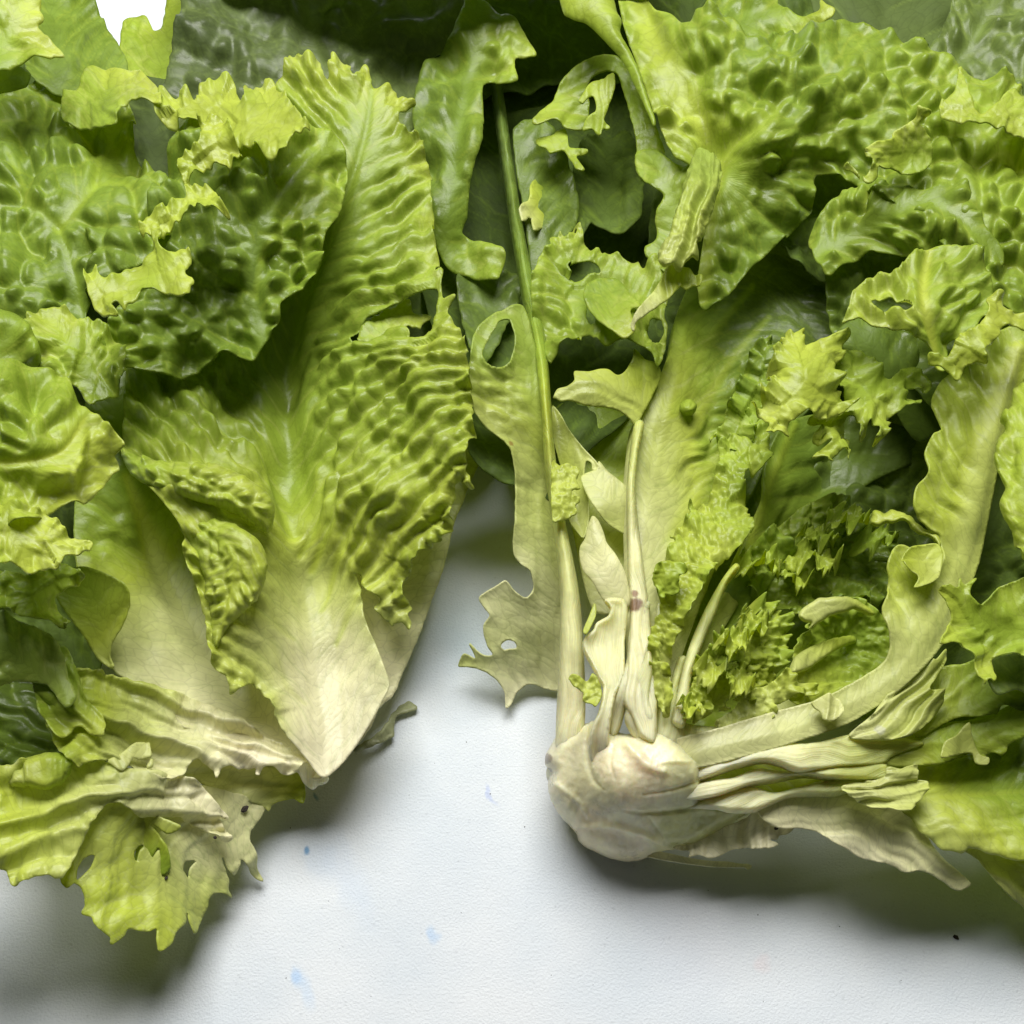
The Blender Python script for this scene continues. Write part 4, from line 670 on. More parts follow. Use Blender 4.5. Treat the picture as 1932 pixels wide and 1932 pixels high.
# ---- right half: yellow frill
yf = sheet('leaf', RH, [(1416, 767), (1440, 764), (1432, 750), (1437, 735), (1456, 734), (1446, 718), (1468, 716), (1462, 705), (1447, 694), (1450, 682), (1464, 678), (1458, 660), (1476, 654), (1474, 628), (1484, 628), (1488, 614), (1500, 624), (1523, 611), (1522, 632), (1534, 640), (1556, 634), (1590, 628), (1600, 640), (1590, 652), (1594, 668), (1576, 688), (1574, 716), (1590, 740), (1617, 756), (1602, 770), (1574, 784), (1542, 780), (1528, 770), (1516, 780), (1503, 788), (1488, 802), (1491, 818), (1470, 812), (1444, 822), (1450, 798), (1430, 780)],
      [(1420, 767, 7.0), (1460, 690, 7.0), (1500, 620, 7.2), (1590, 640, 6.4), (1510, 700, 7.6), (1600, 755, 6.6), (1460, 815, 7.0), (1550, 770, 7.2)], [(1450, 740, .42), (1500, 640, .44), (1530, 700, .47), (1560, 760, .45), (1460, 800, .42)], axis=[(1600, 755), (1540, 740), (1510, 680), (1510, 615)], ribs=[dict(p=[(1610, 755, 6), (1576, 738, 5), (1572, 700, 4)], h=.1, g=.42, k=.5)],
      f=3, ruf=.6, rl=26, rw=24, a1=.12, l1=40, a2=.1, cell=(20, 30), st=2.5, vein=.15, label='bright yellow frilled leaf tip')
sheet('leaf_edge', yf, [(1574, 690), (1590, 668), (1610, 660), (1640, 680), (1660, 700), (1682, 714), (1700, 698), (1722, 690), (1738, 720), (1746, 746), (1722, 736), (1700, 740), (1732, 764), (1702, 770), (1682, 790), (1672, 815), (1664, 834), (1650, 830), (1655, 812), (1637, 800), (1634, 820), (1620, 834), (1618, 802), (1600, 790), (1590, 800), (1606, 830), (1596, 872), (1588, 846), (1564, 872), (1552, 862), (1534, 860), (1570, 832), (1545, 830), (1536, 820), (1550, 800), (1524, 790), (1560, 780), (1600, 764), (1580, 730)],
      [(1600, 670, 6.2), (1740, 740, 5.4), (1660, 760, 6.2), (1590, 860, 5.6), (1650, 825, 6.3), (1540, 800, 6.2), (1560, 855, 6.4)], [(1620, 700, .58), (1700, 720, .58), (1660, 800, .48), (1570, 840, .46)], axis=[(1700, 680), (1620, 760), (1560, 860)], f=2.6, ruf=.6, rl=26, rw=24, a1=.15, l1=40, a2=.12, cell=(18, 22), st=2.6, vein=.2)
sheet('leaf_edge', yf, [(1340, 830), (1360, 800), (1376, 770), (1388, 735), (1402, 700), (1418, 655), (1440, 640), (1462, 650), (1470, 720), (1450, 760), (1430, 790), (1420, 840), (1380, 860)], [(1350, 820, 4.0), (1430, 650, 5.0), (1430, 800, 4.4)], [(1400, 720, .66), (1400, 800, .56)], axis=[(1460, 860), (1400, 740)], f=4.5, ruf=.5, rl=22, rw=26, a2=.12, cell=(16, 18), st=2.6)

# ---- right half: heart
h1 = sheet('leaf', RH, [(1290, 1290), (1330, 1180), (1380, 1060), (1430, 950), (1445, 870), (1480, 800), (1560, 780), (1660, 790), (1740, 830), (1728, 870), (1700, 886), (1650, 905), (1610, 930), (1580, 960), (1520, 1000), (1440, 1060), (1370, 1180)], [(1300, 1280, 3.4), (1400, 1020, 3.6), (1470, 830, 3.5), (1600, 800, 2.2), (1730, 840, 1.8), (1560, 900, 1.5), (1620, 930, 2.2), (1460, 1000, 2.4)], [(1300, 1250, .2), (1400, 1020, .5), (1480, 860, .66), (1600, 860, .82), (1700, 860, .84)], axis=[(1295, 1290), (1400, 1040), (1460, 900), (1500, 800)],  # right side tinted darker for shade from the leaves hanging above
      ribs=[dict(p=[(1295, 1290, 20), (1400, 1040, 16), (1455, 900, 12), (1500, 800, 8)], h=.15, g=.4, k=.6)], a1=.15, l1=60, folds=.08, vein=.3)
h2 = sheet('leaf', RH, [(1250, 1350), (1236, 1310), (1224, 1250), (1228, 1190), (1246, 1150), (1240, 1090), (1234, 1068), (1262, 1040), (1286, 1012), (1264, 1004), (1300, 980), (1300, 962), (1338, 940), (1348, 900), (1356, 860), (1354, 842), (1378, 828), (1368, 796), (1392, 790), (1420, 780), (1446, 790), (1455, 840), (1452, 877), (1404, 896), (1414, 946), (1418, 998), (1400, 1030), (1368, 1049), (1340, 1090), (1308, 1142), (1280, 1200), (1264, 1250), (1268, 1320)],
      [(1250, 1340, 4.2), (1240, 1200, 4.3), (1240, 1080, 4.5), (1300, 980, 4.4), (1360, 860, 4.3), (1440, 810, 4.3), (1410, 960, 4.5), (1340, 1060, 4.9), (1280, 1180, 4.6)], [(1250, 1330, .34), (1240, 1180, .42), (1280, 1060, .43), (1350, 950, .48), (1380, 840, .52), (1410, 960, .5), (1330, 1080, .46)], axis=[(1258, 1350), (1262, 1200), (1330, 1050), (1390, 930), (1420, 790)],
      f=4.5, ruf=.45, rl=22, rw=22, a1=.14, l1=30, a2=.16, cell=(15, 18), a3=.07, st=2.5, vein=.2, ribflat=10, label='crinkled yellow inner leaf standing beside the central midrib')
sheet('leaf_edge', h2, [(1234, 1080), (1240, 1062), (1262, 1058), (1284, 1062), (1296, 1080), (1280, 1088), (1286, 1110), (1270, 1124), (1256, 1120), (1246, 1130), (1240, 1108)], [(1240, 1070, 5.4), (1280, 1110, 5.0)], .52, f=2, ruf=.3, rl=18, rw=12, st=2.4, a3=.04)
sheet('leaf', RH, [(1302, 1242), (1330, 1180), (1362, 1100), (1380, 1078), (1412, 1088), (1418, 1120), (1402, 1162), (1370, 1202), (1330, 1244)], [(1305, 1240, 3.6), (1375, 1085, 4.2), (1415, 1110, 3.4), (1370, 1160, 2.6)], [(1320, 1220, .5), (1400, 1110, .68)], axis=[(1300, 1250), (1395, 1080)], a1=.0, folds=.06, fl=14, vein=.2)
sheet('midrib', RH, [(1268, 1360), (1280, 1300), (1300, 1220), (1330, 1150), (1364, 1090), (1388, 1062), (1396, 1070), (1374, 1100), (1350, 1160), (1326, 1215), (1306, 1270), (1298, 1340), (1290, 1372)], [(1280, 1350, 4.1), (1390, 1070, 4.6)], [(1280, 1340, .1), (1320, 1180, .24), (1390, 1070, .42)], axis=[(1280, 1370), (1310, 1230), (1390, 1066)], rnd=.22, rw_px=10, mat=MAT_RIB, vein=0, thick=.25, folds=.05, fl=7, st=2.6)
h3 = sheet('leaf', RH, [(1388, 1092), (1394, 1050), (1420, 1030), (1450, 1000), (1480, 985), (1500, 968), (1540, 942), (1580, 935), (1610, 945), (1642, 958), (1652, 985), (1664, 1000), (1690, 1010), (1700, 1060), (1680, 1120), (1640, 1150), (1600, 1125), (1560, 1140), (1500, 1165), (1460, 1150), (1420, 1130)], [(1390, 1080, 3.4), (1500, 980, 3.6), (1640, 970, 3.2), (1690, 1060, 2.4), (1580, 1060, 2.3), (1500, 1140, 3.0), (1450, 1060, 3.6)], [(1420, 1060, .56), (1550, 960, .6), (1600, 1050, .72), (1660, 1050, .74), (1500, 1130, .56)], axis=[(1400, 1160), (1500, 1050), (1640, 960)],
      holes=[[(1588, 985), (1600, 975), (1614, 985), (1606, 1000), (1592, 998)], [(1468, 1030), (1478, 1024), (1486, 1034), (1476, 1042)]], f=4.5, ruf=.7, rl=26, rw=40, a1=.2, l1=40, a2=.18, cell=(20, 24), a3=.06, st=2.6)
for (cx, cy, r, hh, g) in [(1530, 1050, 44, 4.0, .5), (1500, 1085, 34, 4.0, .52), (1545, 1010, 32, 3.8, .56), (1598, 985, 34, 3.9, .56), (1440, 1065, 36, 4.1, .52), (1650, 1020, 30, 3.4, .66)]:
    rs = np.random.RandomState(int(cx + cy))
    n = 11
    pts = [(cx + r * rs.uniform(.6, 1.15) * math.cos(2 * math.pi * k / n) * 1.15, cy + r * rs.uniform(.55, 1.1) * math.sin(2 * math.pi * k / n) * .8) for k in range(n)]
    sheet('leaf_edge', h3, pts, [(cx - r, cy, hh), (cx + r, cy, hh - .3), (cx, cy + r * .7, hh + .35), (cx, cy - r, hh - .4), (cx, cy, hh - .55)], g, f=5, ruf=.55, rl=16, rw=16, a3=.07, st=2.3, vein=0, ye=.5)
sheet('leaf', RH, [(1645, 968), (1650, 962), (1668, 968), (1684, 962), (1702, 966), (1713, 971), (1730, 984), (1750, 996), (1766, 1004), (1778, 1020), (1776, 1050), (1770, 1046), (1764, 1022), (1740, 1008), (1720, 994), (1704, 982), (1690, 986), (1672, 986), (1656, 992), (1644, 986)], [(1650, 975, 4.6), (1710, 975, 4.8), (1775, 1030, 4.9)], .40, rnd=.15, rw_px=8, f=1.6, ruf=.2, rl=16, rw=10, st=2.3, vein=0)
h4 = sheet('leaf', RH, [(1404, 1160), (1412, 1142), (1440, 1134), (1470, 1148), (1486, 1188), (1484, 1230), (1474, 1270), (1446, 1300), (1412, 1322), (1384, 1312), (1376, 1340), (1352, 1332), (1330, 1352), (1300, 1362), (1280, 1350), (1282, 1320), (1304, 1290), (1310, 1250), (1340, 1230), (1368, 1200), (1392, 1176)],
      [(1410, 1150, 4.2), (1480, 1200, 3.8), (1440, 1290, 3.9), (1290, 1340, 4.3), (1320, 1250, 4.5), (1390, 1220, 5.0), (1360, 1310, 4.4)], [(1420, 1160, .47), (1470, 1230, .5), (1380, 1220, .43), (1300, 1330, .42), (1400, 1310, .42)], axis=[(1290, 1360), (1380, 1260), (1450, 1150)], f=5, ruf=.5, rl=18, rw=24, a1=.12, l1=26, a2=.16, cell=(13, 16), a3=.10, st=2.3, vein=.1,
      holes=[[(1340, 1268), (1360, 1256), (1378, 1246), (1372, 1258), (1350, 1272)]], label='tightly crinkled yellow leaf of the heart')
for (cx, cy, r, hh, g) in [(1345, 1255, 34, 5.2, .42), (1385, 1215, 36, 5.4, .43), (1425, 1175, 36, 4.9, .46), (1395, 1280, 34, 5.0, .43), (1300, 1340, 26, 4.7, .40)]:
    rs = np.random.RandomState(int(cx + cy)); n = 11
    pts = [(cx + r * rs.uniform(.6, 1.15) * math.cos(2 * math.pi * k / n), cy + r * rs.uniform(.55, 1.1) * math.sin(2 * math.pi * k / n) * .85) for k in range(n)]
    sheet('leaf_edge', h4, pts, [(cx - r, cy, hh), (cx + r, cy, hh - .2), (cx, cy + r * .7, hh + .3), (cx, cy - r, hh - .4), (cx, cy, hh - .5)], g, f=4.5, ruf=.5, rl=14, rw=14, a3=.09, st=2.2, vein=0)
h5 = sheet('leaf', RH, [(1488, 1290), (1492, 1250), (1496, 1212), (1515, 1190), (1535, 1172), (1560, 1150), (1590, 1130), (1625, 1128), (1655, 1150), (1680, 1190), (1690, 1240), (1675, 1290), (1640, 1320), (1590, 1330), (1550, 1340), (1500, 1330)], [(1495, 1280, 4.1), (1500, 1210, 4.0), (1590, 1135, 4.0), (1660, 1180, 3.3), (1660, 1280, 3.0), (1560, 1200, 2.2), (1600, 1260, 2.6), (1540, 1310, 3.8), (1520, 1250, 3.6)], [(1500, 1250, .42), (1550, 1200, .6), (1620, 1220, .6), (1620, 1300, .5), (1530, 1310, .4), (1640, 1160, .55)], axis=[(1500, 1340), (1560, 1250), (1620, 1200)], f=2, ruf=.3, rl=26, a1=.2, l1=44, a2=.18, cell=(20, 28), a3=.05, st=2.5, vein=.2)
sheet('leaf_edge', h5, [(1508, 1160), (1514, 1148), (1530, 1138), (1546, 1128), (1575, 1126), (1605, 1128), (1632, 1142), (1652, 1158), (1640, 1160), (1612, 1150), (1592, 1156), (1568, 1162), (1545, 1176), (1524, 1188), (1530, 1176), (1516, 1172)], [(1510, 1160, 4.7), (1580, 1130, 4.8), (1645, 1155, 4.2), (1550, 1165, 4.5)], [(1520, 1160, .28), (1580, 1150, .24), (1640, 1155, .42)], f=1.4, ruf=.15, rnd=.15, rw_px=10, st=2.3, vein=.1)
sheet('leaf_edge', h5, [(1494, 1270), (1500, 1240), (1530, 1220), (1570, 1205), (1610, 1200), (1615, 1212), (1580, 1225), (1550, 1245), (1525, 1262)], [(1500, 1260, 4.4), (1600, 1208, 3.2)], [(1500, 1260, .28), (1600, 1208, .46)], rnd=.2, rw_px=12, folds=.05, fl=8, st=2.4, vein=0)
h6 = sheet('leaf', RH, [(1380, 1340), (1400, 1318), (1430, 1296), (1450, 1290), (1472, 1272), (1490, 1260), (1506, 1282), (1532, 1290), (1542, 1309), (1520, 1314), (1504, 1308), (1482, 1322), (1462, 1328), (1466, 1346), (1452, 1362), (1446, 1346), (1424, 1376), (1396, 1374), (1366, 1376), (1350, 1362)], [(1390, 1340, 4.3), (1480, 1270, 4.5), (1540, 1310, 4.2), (1450, 1350, 4.4), (1370, 1370, 4.0)], [(1400, 1360, .26), (1440, 1310, .38), (1510, 1300, .42)], axis=[(1370, 1390), (1500, 1280)], f=3, ruf=.35, rl=20, rw=16, a1=.08, l1=30, a3=.04, st=2.4, vein=.2)
sheet('leaf', RH, [(1380, 1370), (1430, 1350), (1480, 1320), (1560, 1305), (1620, 1290), (1650, 1280), (1640, 1310), (1560, 1345), (1470, 1372), (1390, 1390)], [(1400, 1370, 3.2), (1620, 1300, 3.4)], [(1400, 1370, .16), (1600, 1310, .4)], a1=.05, vein=.2)
sheet('leaf_edge', h6, [(1530, 1326), (1545, 1316), (1562, 1310), (1584, 1318), (1592, 1342), (1580, 1354), (1556, 1358), (1548, 1340)], [(1535, 1326, 4.9), (1580, 1345, 4.9)], .2, folds=.1, fl=12, st=2.4, f=1, tone=1.05)

# ---- right half: the long leaf curving up from the core on the right
long_ = sheet('leaf', RH, [(1960, 590), (1960, 660), (1925, 730), (1900, 790), (1880, 870), (1862, 960), (1843, 1060), (1815, 1130), (1782, 1200), (1740, 1255), (1682, 1312), (1604, 1364), (1500, 1402), (1400, 1430), (1310, 1450), (1250, 1445), (1270, 1400), (1340, 1380), (1450, 1346), (1540, 1322), (1596, 1294, 1), (1631, 1273, 1), (1665, 1249, 1), (1677, 1221, 1), (1675, 1188, 1), (1663, 1150, 1), (1677, 1102, 1), (1672, 1064, 1), (1690, 1030, 1), (1712, 1034, 1), (1730, 1060, 1), (1745, 1082, 1), (1770, 1062), (1772, 1012), (1750, 995), (1722, 957), (1727, 920), (1749, 894), (1744, 856), (1757, 824), (1778, 808), (1757, 758), (1775, 720), (1800, 700), (1840, 650), (1900, 620)],
      [(1262, 1425, 3.5), (1320, 1415, 4.15), (1500, 1370, 4.2), (1640, 1300, 4.3), (1680, 1200, 4.9), (1675, 1080, 5.1), (1780, 1190, 4.3), (1760, 1050, 4.9), (1730, 950, 5.4), (1850, 1000, 4.6), (1760, 780, 5.6), (1890, 800, 5.4), (1940, 630, 6.2), (1820, 900, 5.6), (1740, 1200, 4.8)],
      [(1300, 1420, .08), (1500, 1370, .16), (1640, 1290, .24), (1700, 1200, .3), (1780, 1190, .33), (1690, 1080, .44), (1800, 1050, .40), (1760, 900, .46), (1850, 900, .42), (1780, 780, .5), (1900, 760, .46), (1930, 640, .52)], axis=[(1300, 1430), (1500, 1385), (1680, 1300), (1775, 1190), (1838, 1050), (1875, 850), (1940, 640)],
      ribs=[dict(p=[(1300, 1430, 30), (1500, 1380, 40), (1670, 1295, 50), (1755, 1180, 50), (1815, 1040, 42), (1860, 850, 30), (1920, 660, 16)], h=.2, g=.26, k=.55, gr=.02)], a1=.24, l1=62, k1=.9, a2=.10, cell=(32, 44), f=.6, curl=.08, cw=14, thick=.08, ribflat=60, st=3.0, vein=.4, label='long pale leaf curving up and away from the cut core')
sheet('leaf_edge', long_, [(1700, 1060), (1712, 1036), (1735, 1030), (1765, 1030), (1775, 1060), (1770, 1090), (1745, 1105), (1722, 1110), (1730, 1090), (1716, 1080)], [(1710, 1050, 5.6), (1770, 1070, 5.4)], [(1720, 1050, .42), (1760, 1080, .36)], f=1, ruf=.2, curl=.1, cw=8, st=2.6)

# ---- right half: leaves fanning out to the lower right
sheet('leaf', RH, [(1430, 1528), (1470, 1510), (1506, 1500), (1586, 1500), (1660, 1510), (1704, 1528), (1732, 1550), (1753, 1582), (1783, 1620), (1810, 1645), (1832, 1666), (1826, 1674), (1808, 1680), (1776, 1660), (1741, 1643), (1707, 1646), (1690, 1636), (1672, 1629), (1650, 1626), (1624, 1619), (1600, 1604), (1575, 1591), (1541, 1570), (1510, 1563), (1470, 1562), (1440, 1546)],
      [(1440, 1535, 2.9), (1600, 1510, 3.3), (1720, 1545, 3.0), (1820, 1670, 2.1), (1700, 1640, 2.6), (1540, 1570, 2.8)], [(1480, 1530, .1), (1600, 1540, .2), (1700, 1620, .10), (1820, 1665, .16), (1600, 1590, .04)], axis=[(1430, 1540), (1600, 1540), (1720, 1590), (1820, 1670)], a1=.12, l1=52, k1=.6, vein=.3, f=1, folds=.09, fl=26, st=2.8, thick=.06, tone=1.05, label='pale drooping leaf hanging clear of the paper under the core')
sheet('leaf', RH, [(1270, 1600), (1340, 1570), (1400, 1546), (1430, 1528), (1472, 1529), (1490, 1538), (1504, 1554), (1486, 1574), (1469, 1577), (1465, 1586), (1447, 1580), (1468, 1594), (1457, 1600), (1430, 1600), (1396, 1601), (1376, 1605), (1358, 1615), (1337, 1619), (1318, 1612), (1299, 1617), (1300, 1606)], [(1290, 1605, 1.7), (1420, 1545, 2.7), (1500, 1555, 2.9), (1400, 1600, 2.1)], .05, folds=.14, fl=18, f=1.2, st=2.6, vein=.2, a1=.05)
sheet('leaf', RH, [(1200, 1608), (1240, 1606), (1300, 1618), (1340, 1624), (1372, 1625), (1395, 1629), (1412, 1630), (1419, 1634), (1412, 1641), (1405, 1636), (1370, 1636), (1340, 1635), (1280, 1627), (1230, 1618)], [(1220, 1612, 1.0), (1410, 1634, .8)], .06, thick=.06, st=2.2, vein=0, grey=.3)
low2 = sheet('leaf', RH, [(1690, 1450), (1740, 1440), (1800, 1430), (1870, 1410), (1960, 1370), (2180, 1330), (2200, 1660), (1960, 1628), (1930, 1622), (1898, 1615), (1866, 1608), (1850, 1600), (1831, 1599), (1817, 1609), (1800, 1604), (1783, 1601), (1765, 1582), (1741, 1571), (1724, 1546), (1703, 1526), (1690, 1500)], [(1700, 1470, 3.4), (1850, 1440, 2.6), (1950, 1400, 2.6), (1750, 1560, 3.3), (1850, 1590, 3.2), (1950, 1610, 3.2), (1850, 1510, 3.2)], [(1720, 1480, .36), (1850, 1450, .66), (1940, 1420, .8), (1760, 1560, .34), (1850, 1590, .36), (1940, 1590, .44), (1850, 1510, .5)], axis=[(1680, 1500), (1780, 1500), (1960, 1490)],
      ribs=[dict(p=[(1680, 1500, 10), (1780, 1502, 8), (1960, 1490, 5)], h=-.12, g=.4, k=.4)], a1=.2, l1=56, k1=.8, a2=.07, cell=(30, 44), f=1.2, ruf=.2, folds=.08, fl=28, vein=.35, curl=-.12, cw=10)
sheet('leaf', RH, [(1816, 1602), (1840, 1600), (1866, 1606), (1960, 1610), (2160, 1640), (2160, 1800), (1960, 1735), (1932, 1712), (1905, 1690), (1880, 1664), (1860, 1640), (1845, 1622)], [(1830, 1606, 2.8), (1950, 1620, 2.8), (1950, 1720, 1.7)], [(1840, 1610, .3), (1930, 1640, .46), (1900, 1670, .3)], axis=[(1830, 1600), (1960, 1700)], a1=.1, l1=40, folds=.14, fl=20, f=.8, vein=.25, grey=.1)
sheet('leaf', RH, [(1640, 1430), (1703, 1394), (1776, 1365), (1828, 1358), (1880, 1342), (1960, 1310), (1960, 1375), (1932, 1390), (1915, 1398, 2), (1904, 1408, 2), (1890, 1426, 2), (1872, 1420), (1850, 1430), (1830, 1422), (1783, 1440), (1748, 1443), (1690, 1446)], [(1660, 1430, 3.7), (1800, 1370, 3.9), (1940, 1330, 4.2), (1890, 1420, 3.7), (1750, 1440, 3.6)], [(1680, 1425, .34), (1780, 1400, .52), (1920, 1360, .6), (1890, 1420, .5)], axis=[(1630, 1440), (1960, 1340)], a1=.15, l1=50, f=1.2, folds=.1, fl=24, vein=.3)
sheet('leaf', RH, [(1778, 1412), (1784, 1398), (1806, 1386), (1829, 1362), (1834, 1382), (1840, 1404), (1850, 1424), (1867, 1429), (1864, 1442), (1843, 1440), (1834, 1420), (1806, 1424), (1776, 1430)], [(1780, 1415, 4.4), (1830, 1370, 4.4), (1860, 1438, 4.2)], .33, folds=.06, f=.5, vein=.1, st=2.6)
sheet('leaf', RH, [(1770, 1260), (1820, 1250), (1880, 1230), (1960, 1230), (1960, 1335), (1890, 1330), (1884, 1344), (1850, 1352), (1812, 1352), (1776, 1367), (1735, 1390), (1720, 1370), (1750, 1310)], [(1780, 1280, 4.2), (1940, 1250, 4.6), (1900, 1330, 4.4), (1740, 1380, 3.9)], [(1780, 1320, .44), (1850, 1300, .55), (1930, 1280, .72)], axis=[(1720, 1390), (1950, 1260)], a1=.22, l1=50, a2=.14, cell=(26, 34), folds=.1, f=1, vein=.3)
sheet('leaf', RH, [(1600, 1388), (1644, 1349), (1679, 1304), (1720, 1272), (1748, 1228), (1758, 1240), (1764, 1246), (1783, 1226), (1786, 1246), (1772, 1273), (1752, 1300), (1776, 1300), (1780, 1320), (1772, 1342), (1734, 1378), (1703, 1393), (1665, 1396), (1625, 1396)], [(1610, 1388, 4.2), (1720, 1290, 4.4), (1780, 1235, 4.6), (1750, 1360, 4.2)], [(1640, 1370, .2), (1720, 1310, .28), (1780, 1240, .36), (1750, 1340, .36)], axis=[(1600, 1395), (1700, 1340), (1770, 1250)], folds=.22, fl=13, a1=.08, l1=40, vein=.3, f=.6, st=2.6, patch=[(1658, 1380, 11, (.6, .6, .5), .6)])
sheet('leaf', RH, [(1586, 1486), (1610, 1474), (1655, 1470), (1672, 1462), (1676, 1446), (1700, 1450), (1734, 1442), (1734, 1462), (1737, 1472), (1756, 1474), (1752, 1486), (1744, 1498), (1726, 1515), (1704, 1530), (1680, 1524), (1641, 1522), (1620, 1512), (1597, 1500)], [(1600, 1490, 3.9), (1700, 1450, 4.3), (1750, 1480, 4.0), (1700, 1525, 3.7), (1660, 1500, 4.2)], [(1620, 1500, .22), (1700, 1470, .26), (1740, 1480, .3)], axis=[(1590, 1490), (1760, 1480)], folds=.25, fl=15, f=1.4, ruf=.2, st=2.5, vein=.2)

# ---- right half: cut ribs layered beside the core
for (pts, hh, gg) in [
    ([(1250, 1450), (1326, 1440), (1403, 1423), (1472, 1405), (1541, 1400), (1610, 1385), (1690, 1390), (1745, 1402), (1690, 1425), (1665, 1442), (1600, 1446), (1510, 1454), (1472, 1440), (1437, 1435), (1385, 1447), (1316, 1474), (1250, 1490)], [(1262, 1470, 3.3), (1330, 1455, 4.2), (1500, 1420, 4.3), (1720, 1405, 4.1)], [(1280, 1460, .03), (1450, 1420, .1), (1560, 1410, .2), (1700, 1405, .34)]),
    ([(1270, 1510), (1316, 1479), (1385, 1467), (1410, 1456), (1434, 1450), (1475, 1454), (1540, 1451), (1620, 1441), (1670, 1440), (1676, 1470), (1560, 1466), (1520, 1461), (1460, 1472), (1413, 1481), (1350, 1502)], [(1275, 1505, 3.2), (1340, 1490, 4.0), (1470, 1460, 3.9), (1660, 1455, 4.0)], [(1300, 1490, .05), (1440, 1460, .12), (1600, 1450, .28)]),
    ([(1270, 1530), (1350, 1502), (1413, 1483), (1458, 1495), (1506, 1485), (1558, 1471), (1610, 1468), (1662, 1472), (1660, 1486), (1610, 1490), (1575, 1498), (1532, 1498), (1489, 1502), (1430, 1527), (1380, 1530), (1340, 1524)], [(1280, 1530, 2.8), (1350, 1518, 3.6), (1460, 1500, 3.5), (1650, 1480, 3.9)], [(1300, 1520, .06), (1450, 1505, .12), (1560, 1485, .25), (1640, 1480, .3)])]:
    sheet('midrib', RH, pts, hh, gg, axis=[(1280, pts[0][1] + 20), (1680, 1440)], rnd=.2, rw_px=8, folds=.06, fl=9, mat=MAT_RIB, vein=.1, a1=.04, l1=40, f=.5, thick=.35, st=2.6)
sheet('leaf', RH, [(1290, 1460), (1400, 1430), (1700, 1400), (1720, 1480), (1600, 1510), (1440, 1530), (1330, 1530)], [(1320, 1490, 2.6), (1600, 1460, 2.8)], .42, a1=.1, l1=40)

# ---- right half: core and upright cut ribs
core = sheet('core', RH, [(1050, 1389), (1040, 1405), (1030, 1425), (1029, 1440), (1038, 1458), (1033, 1474), (1034, 1490), (1040, 1510), (1052, 1532), (1067, 1551), (1086, 1570), (1092, 1588), (1104, 1598), (1125, 1608), (1146, 1618), (1188, 1626), (1216, 1620), (1243, 1607), (1280, 1602), (1312, 1596), (1345, 1580), (1375, 1562), (1405, 1544), (1430, 1527), (1400, 1518), (1340, 1500), (1330, 1470), (1330, 1440), (1290, 1405), (1240, 1370), (1180, 1385), (1120, 1360), (1080, 1380)],
      [(1060, 1400, 3.0), (1040, 1450, 2.5), (1080, 1540, 2.3), (1150, 1450, 3.9), (1250, 1430, 4.1), (1300, 1480, 3.9), (1180, 1520, 3.4), (1190, 1610, 1.3), (1110, 1590, 1.5), (1300, 1580, 2.0), (1250, 1560, 2.6), (1410, 1530, 2.9), (1330, 1540, 2.6), (1240, 1390, 3.9)],
      [(1060, 1420, .02), (1150, 1480, .10), (1250, 1450, .03), (1190, 1590, .0), (1080, 1530, .06), (1300, 1560, .24), (1360, 1540, .22), (1200, 1540, .04), (1300, 1420, .12)], axis=[(1150, 1600), (1220, 1450), (1260, 1370)], mat=MAT_CORE, ribs=[dict(p=[(1310, 1478, 5), (1270, 1490, 5), (1215, 1500, 3)], h=-.24, k=0), dict(p=[(1330, 1520, 5), (1280, 1530, 6), (1220, 1535, 5), (1170, 1528, 2)], h=-.24, k=0), dict(p=[(1110, 1350, 5), (1106, 1420, 6), (1118, 1470, 5), (1140, 1490, 2)], h=-.26, k=0), dict(p=[(1160, 1390, 4), (1152, 1440, 4), (1160, 1470, 3)], h=-.24, k=0), dict(p=[(1085, 1560, 5), (1150, 1556, 7), (1210, 1572, 8), (1260, 1598, 5)], h=.24, k=0), dict(p=[(1225, 1545, 4), (1250, 1580, 4)], h=-.15, k=0), dict(p=[(1050, 1480, 8), (1090, 1510, 7), (1110, 1540, 4)], h=.2, k=0), dict(p=[(1180, 1400, 12), (1215, 1440, 14), (1250, 1455, 10)], h=.2, k=0), dict(p=[(1240, 1440, 6), (1290, 1436, 6), (1330, 1440, 4)], h=.15, k=0)],
      rnd=1.1, rw_px=26, a1=0, vein=0, folds=.015, fl=16, a3=.012, wav=.25, thick=.5, st=2.5, f=1,
      patch=[(1285, 1562, 50, (.55, .57, .20), .7), (1345, 1546, 40, (.55, .57, .20), .7), (1120, 1500, 60, (.58, .54, .30), .6), (1200, 1475, 62, (.88, .77, .52), .6), (1150, 1430, 40, (.92, .80, .57), .6), (1120, 1560, 50, (.86, .73, .48), .5), (1225, 1440, 32, (.92, .80, .57), .6), (1180, 1600, 60, (.90, .80, .56), .5), (1032, 1430, 11, (.22, .15, .09), .85), (1036, 1456, 8, (.15, .10, .06), .8), (1280, 1450, 40, (.62, .62, .32), .4), (1225, 1535, 24, (.70, .62, .22), .35)], label='pinkish cream cut core of the lettuce')
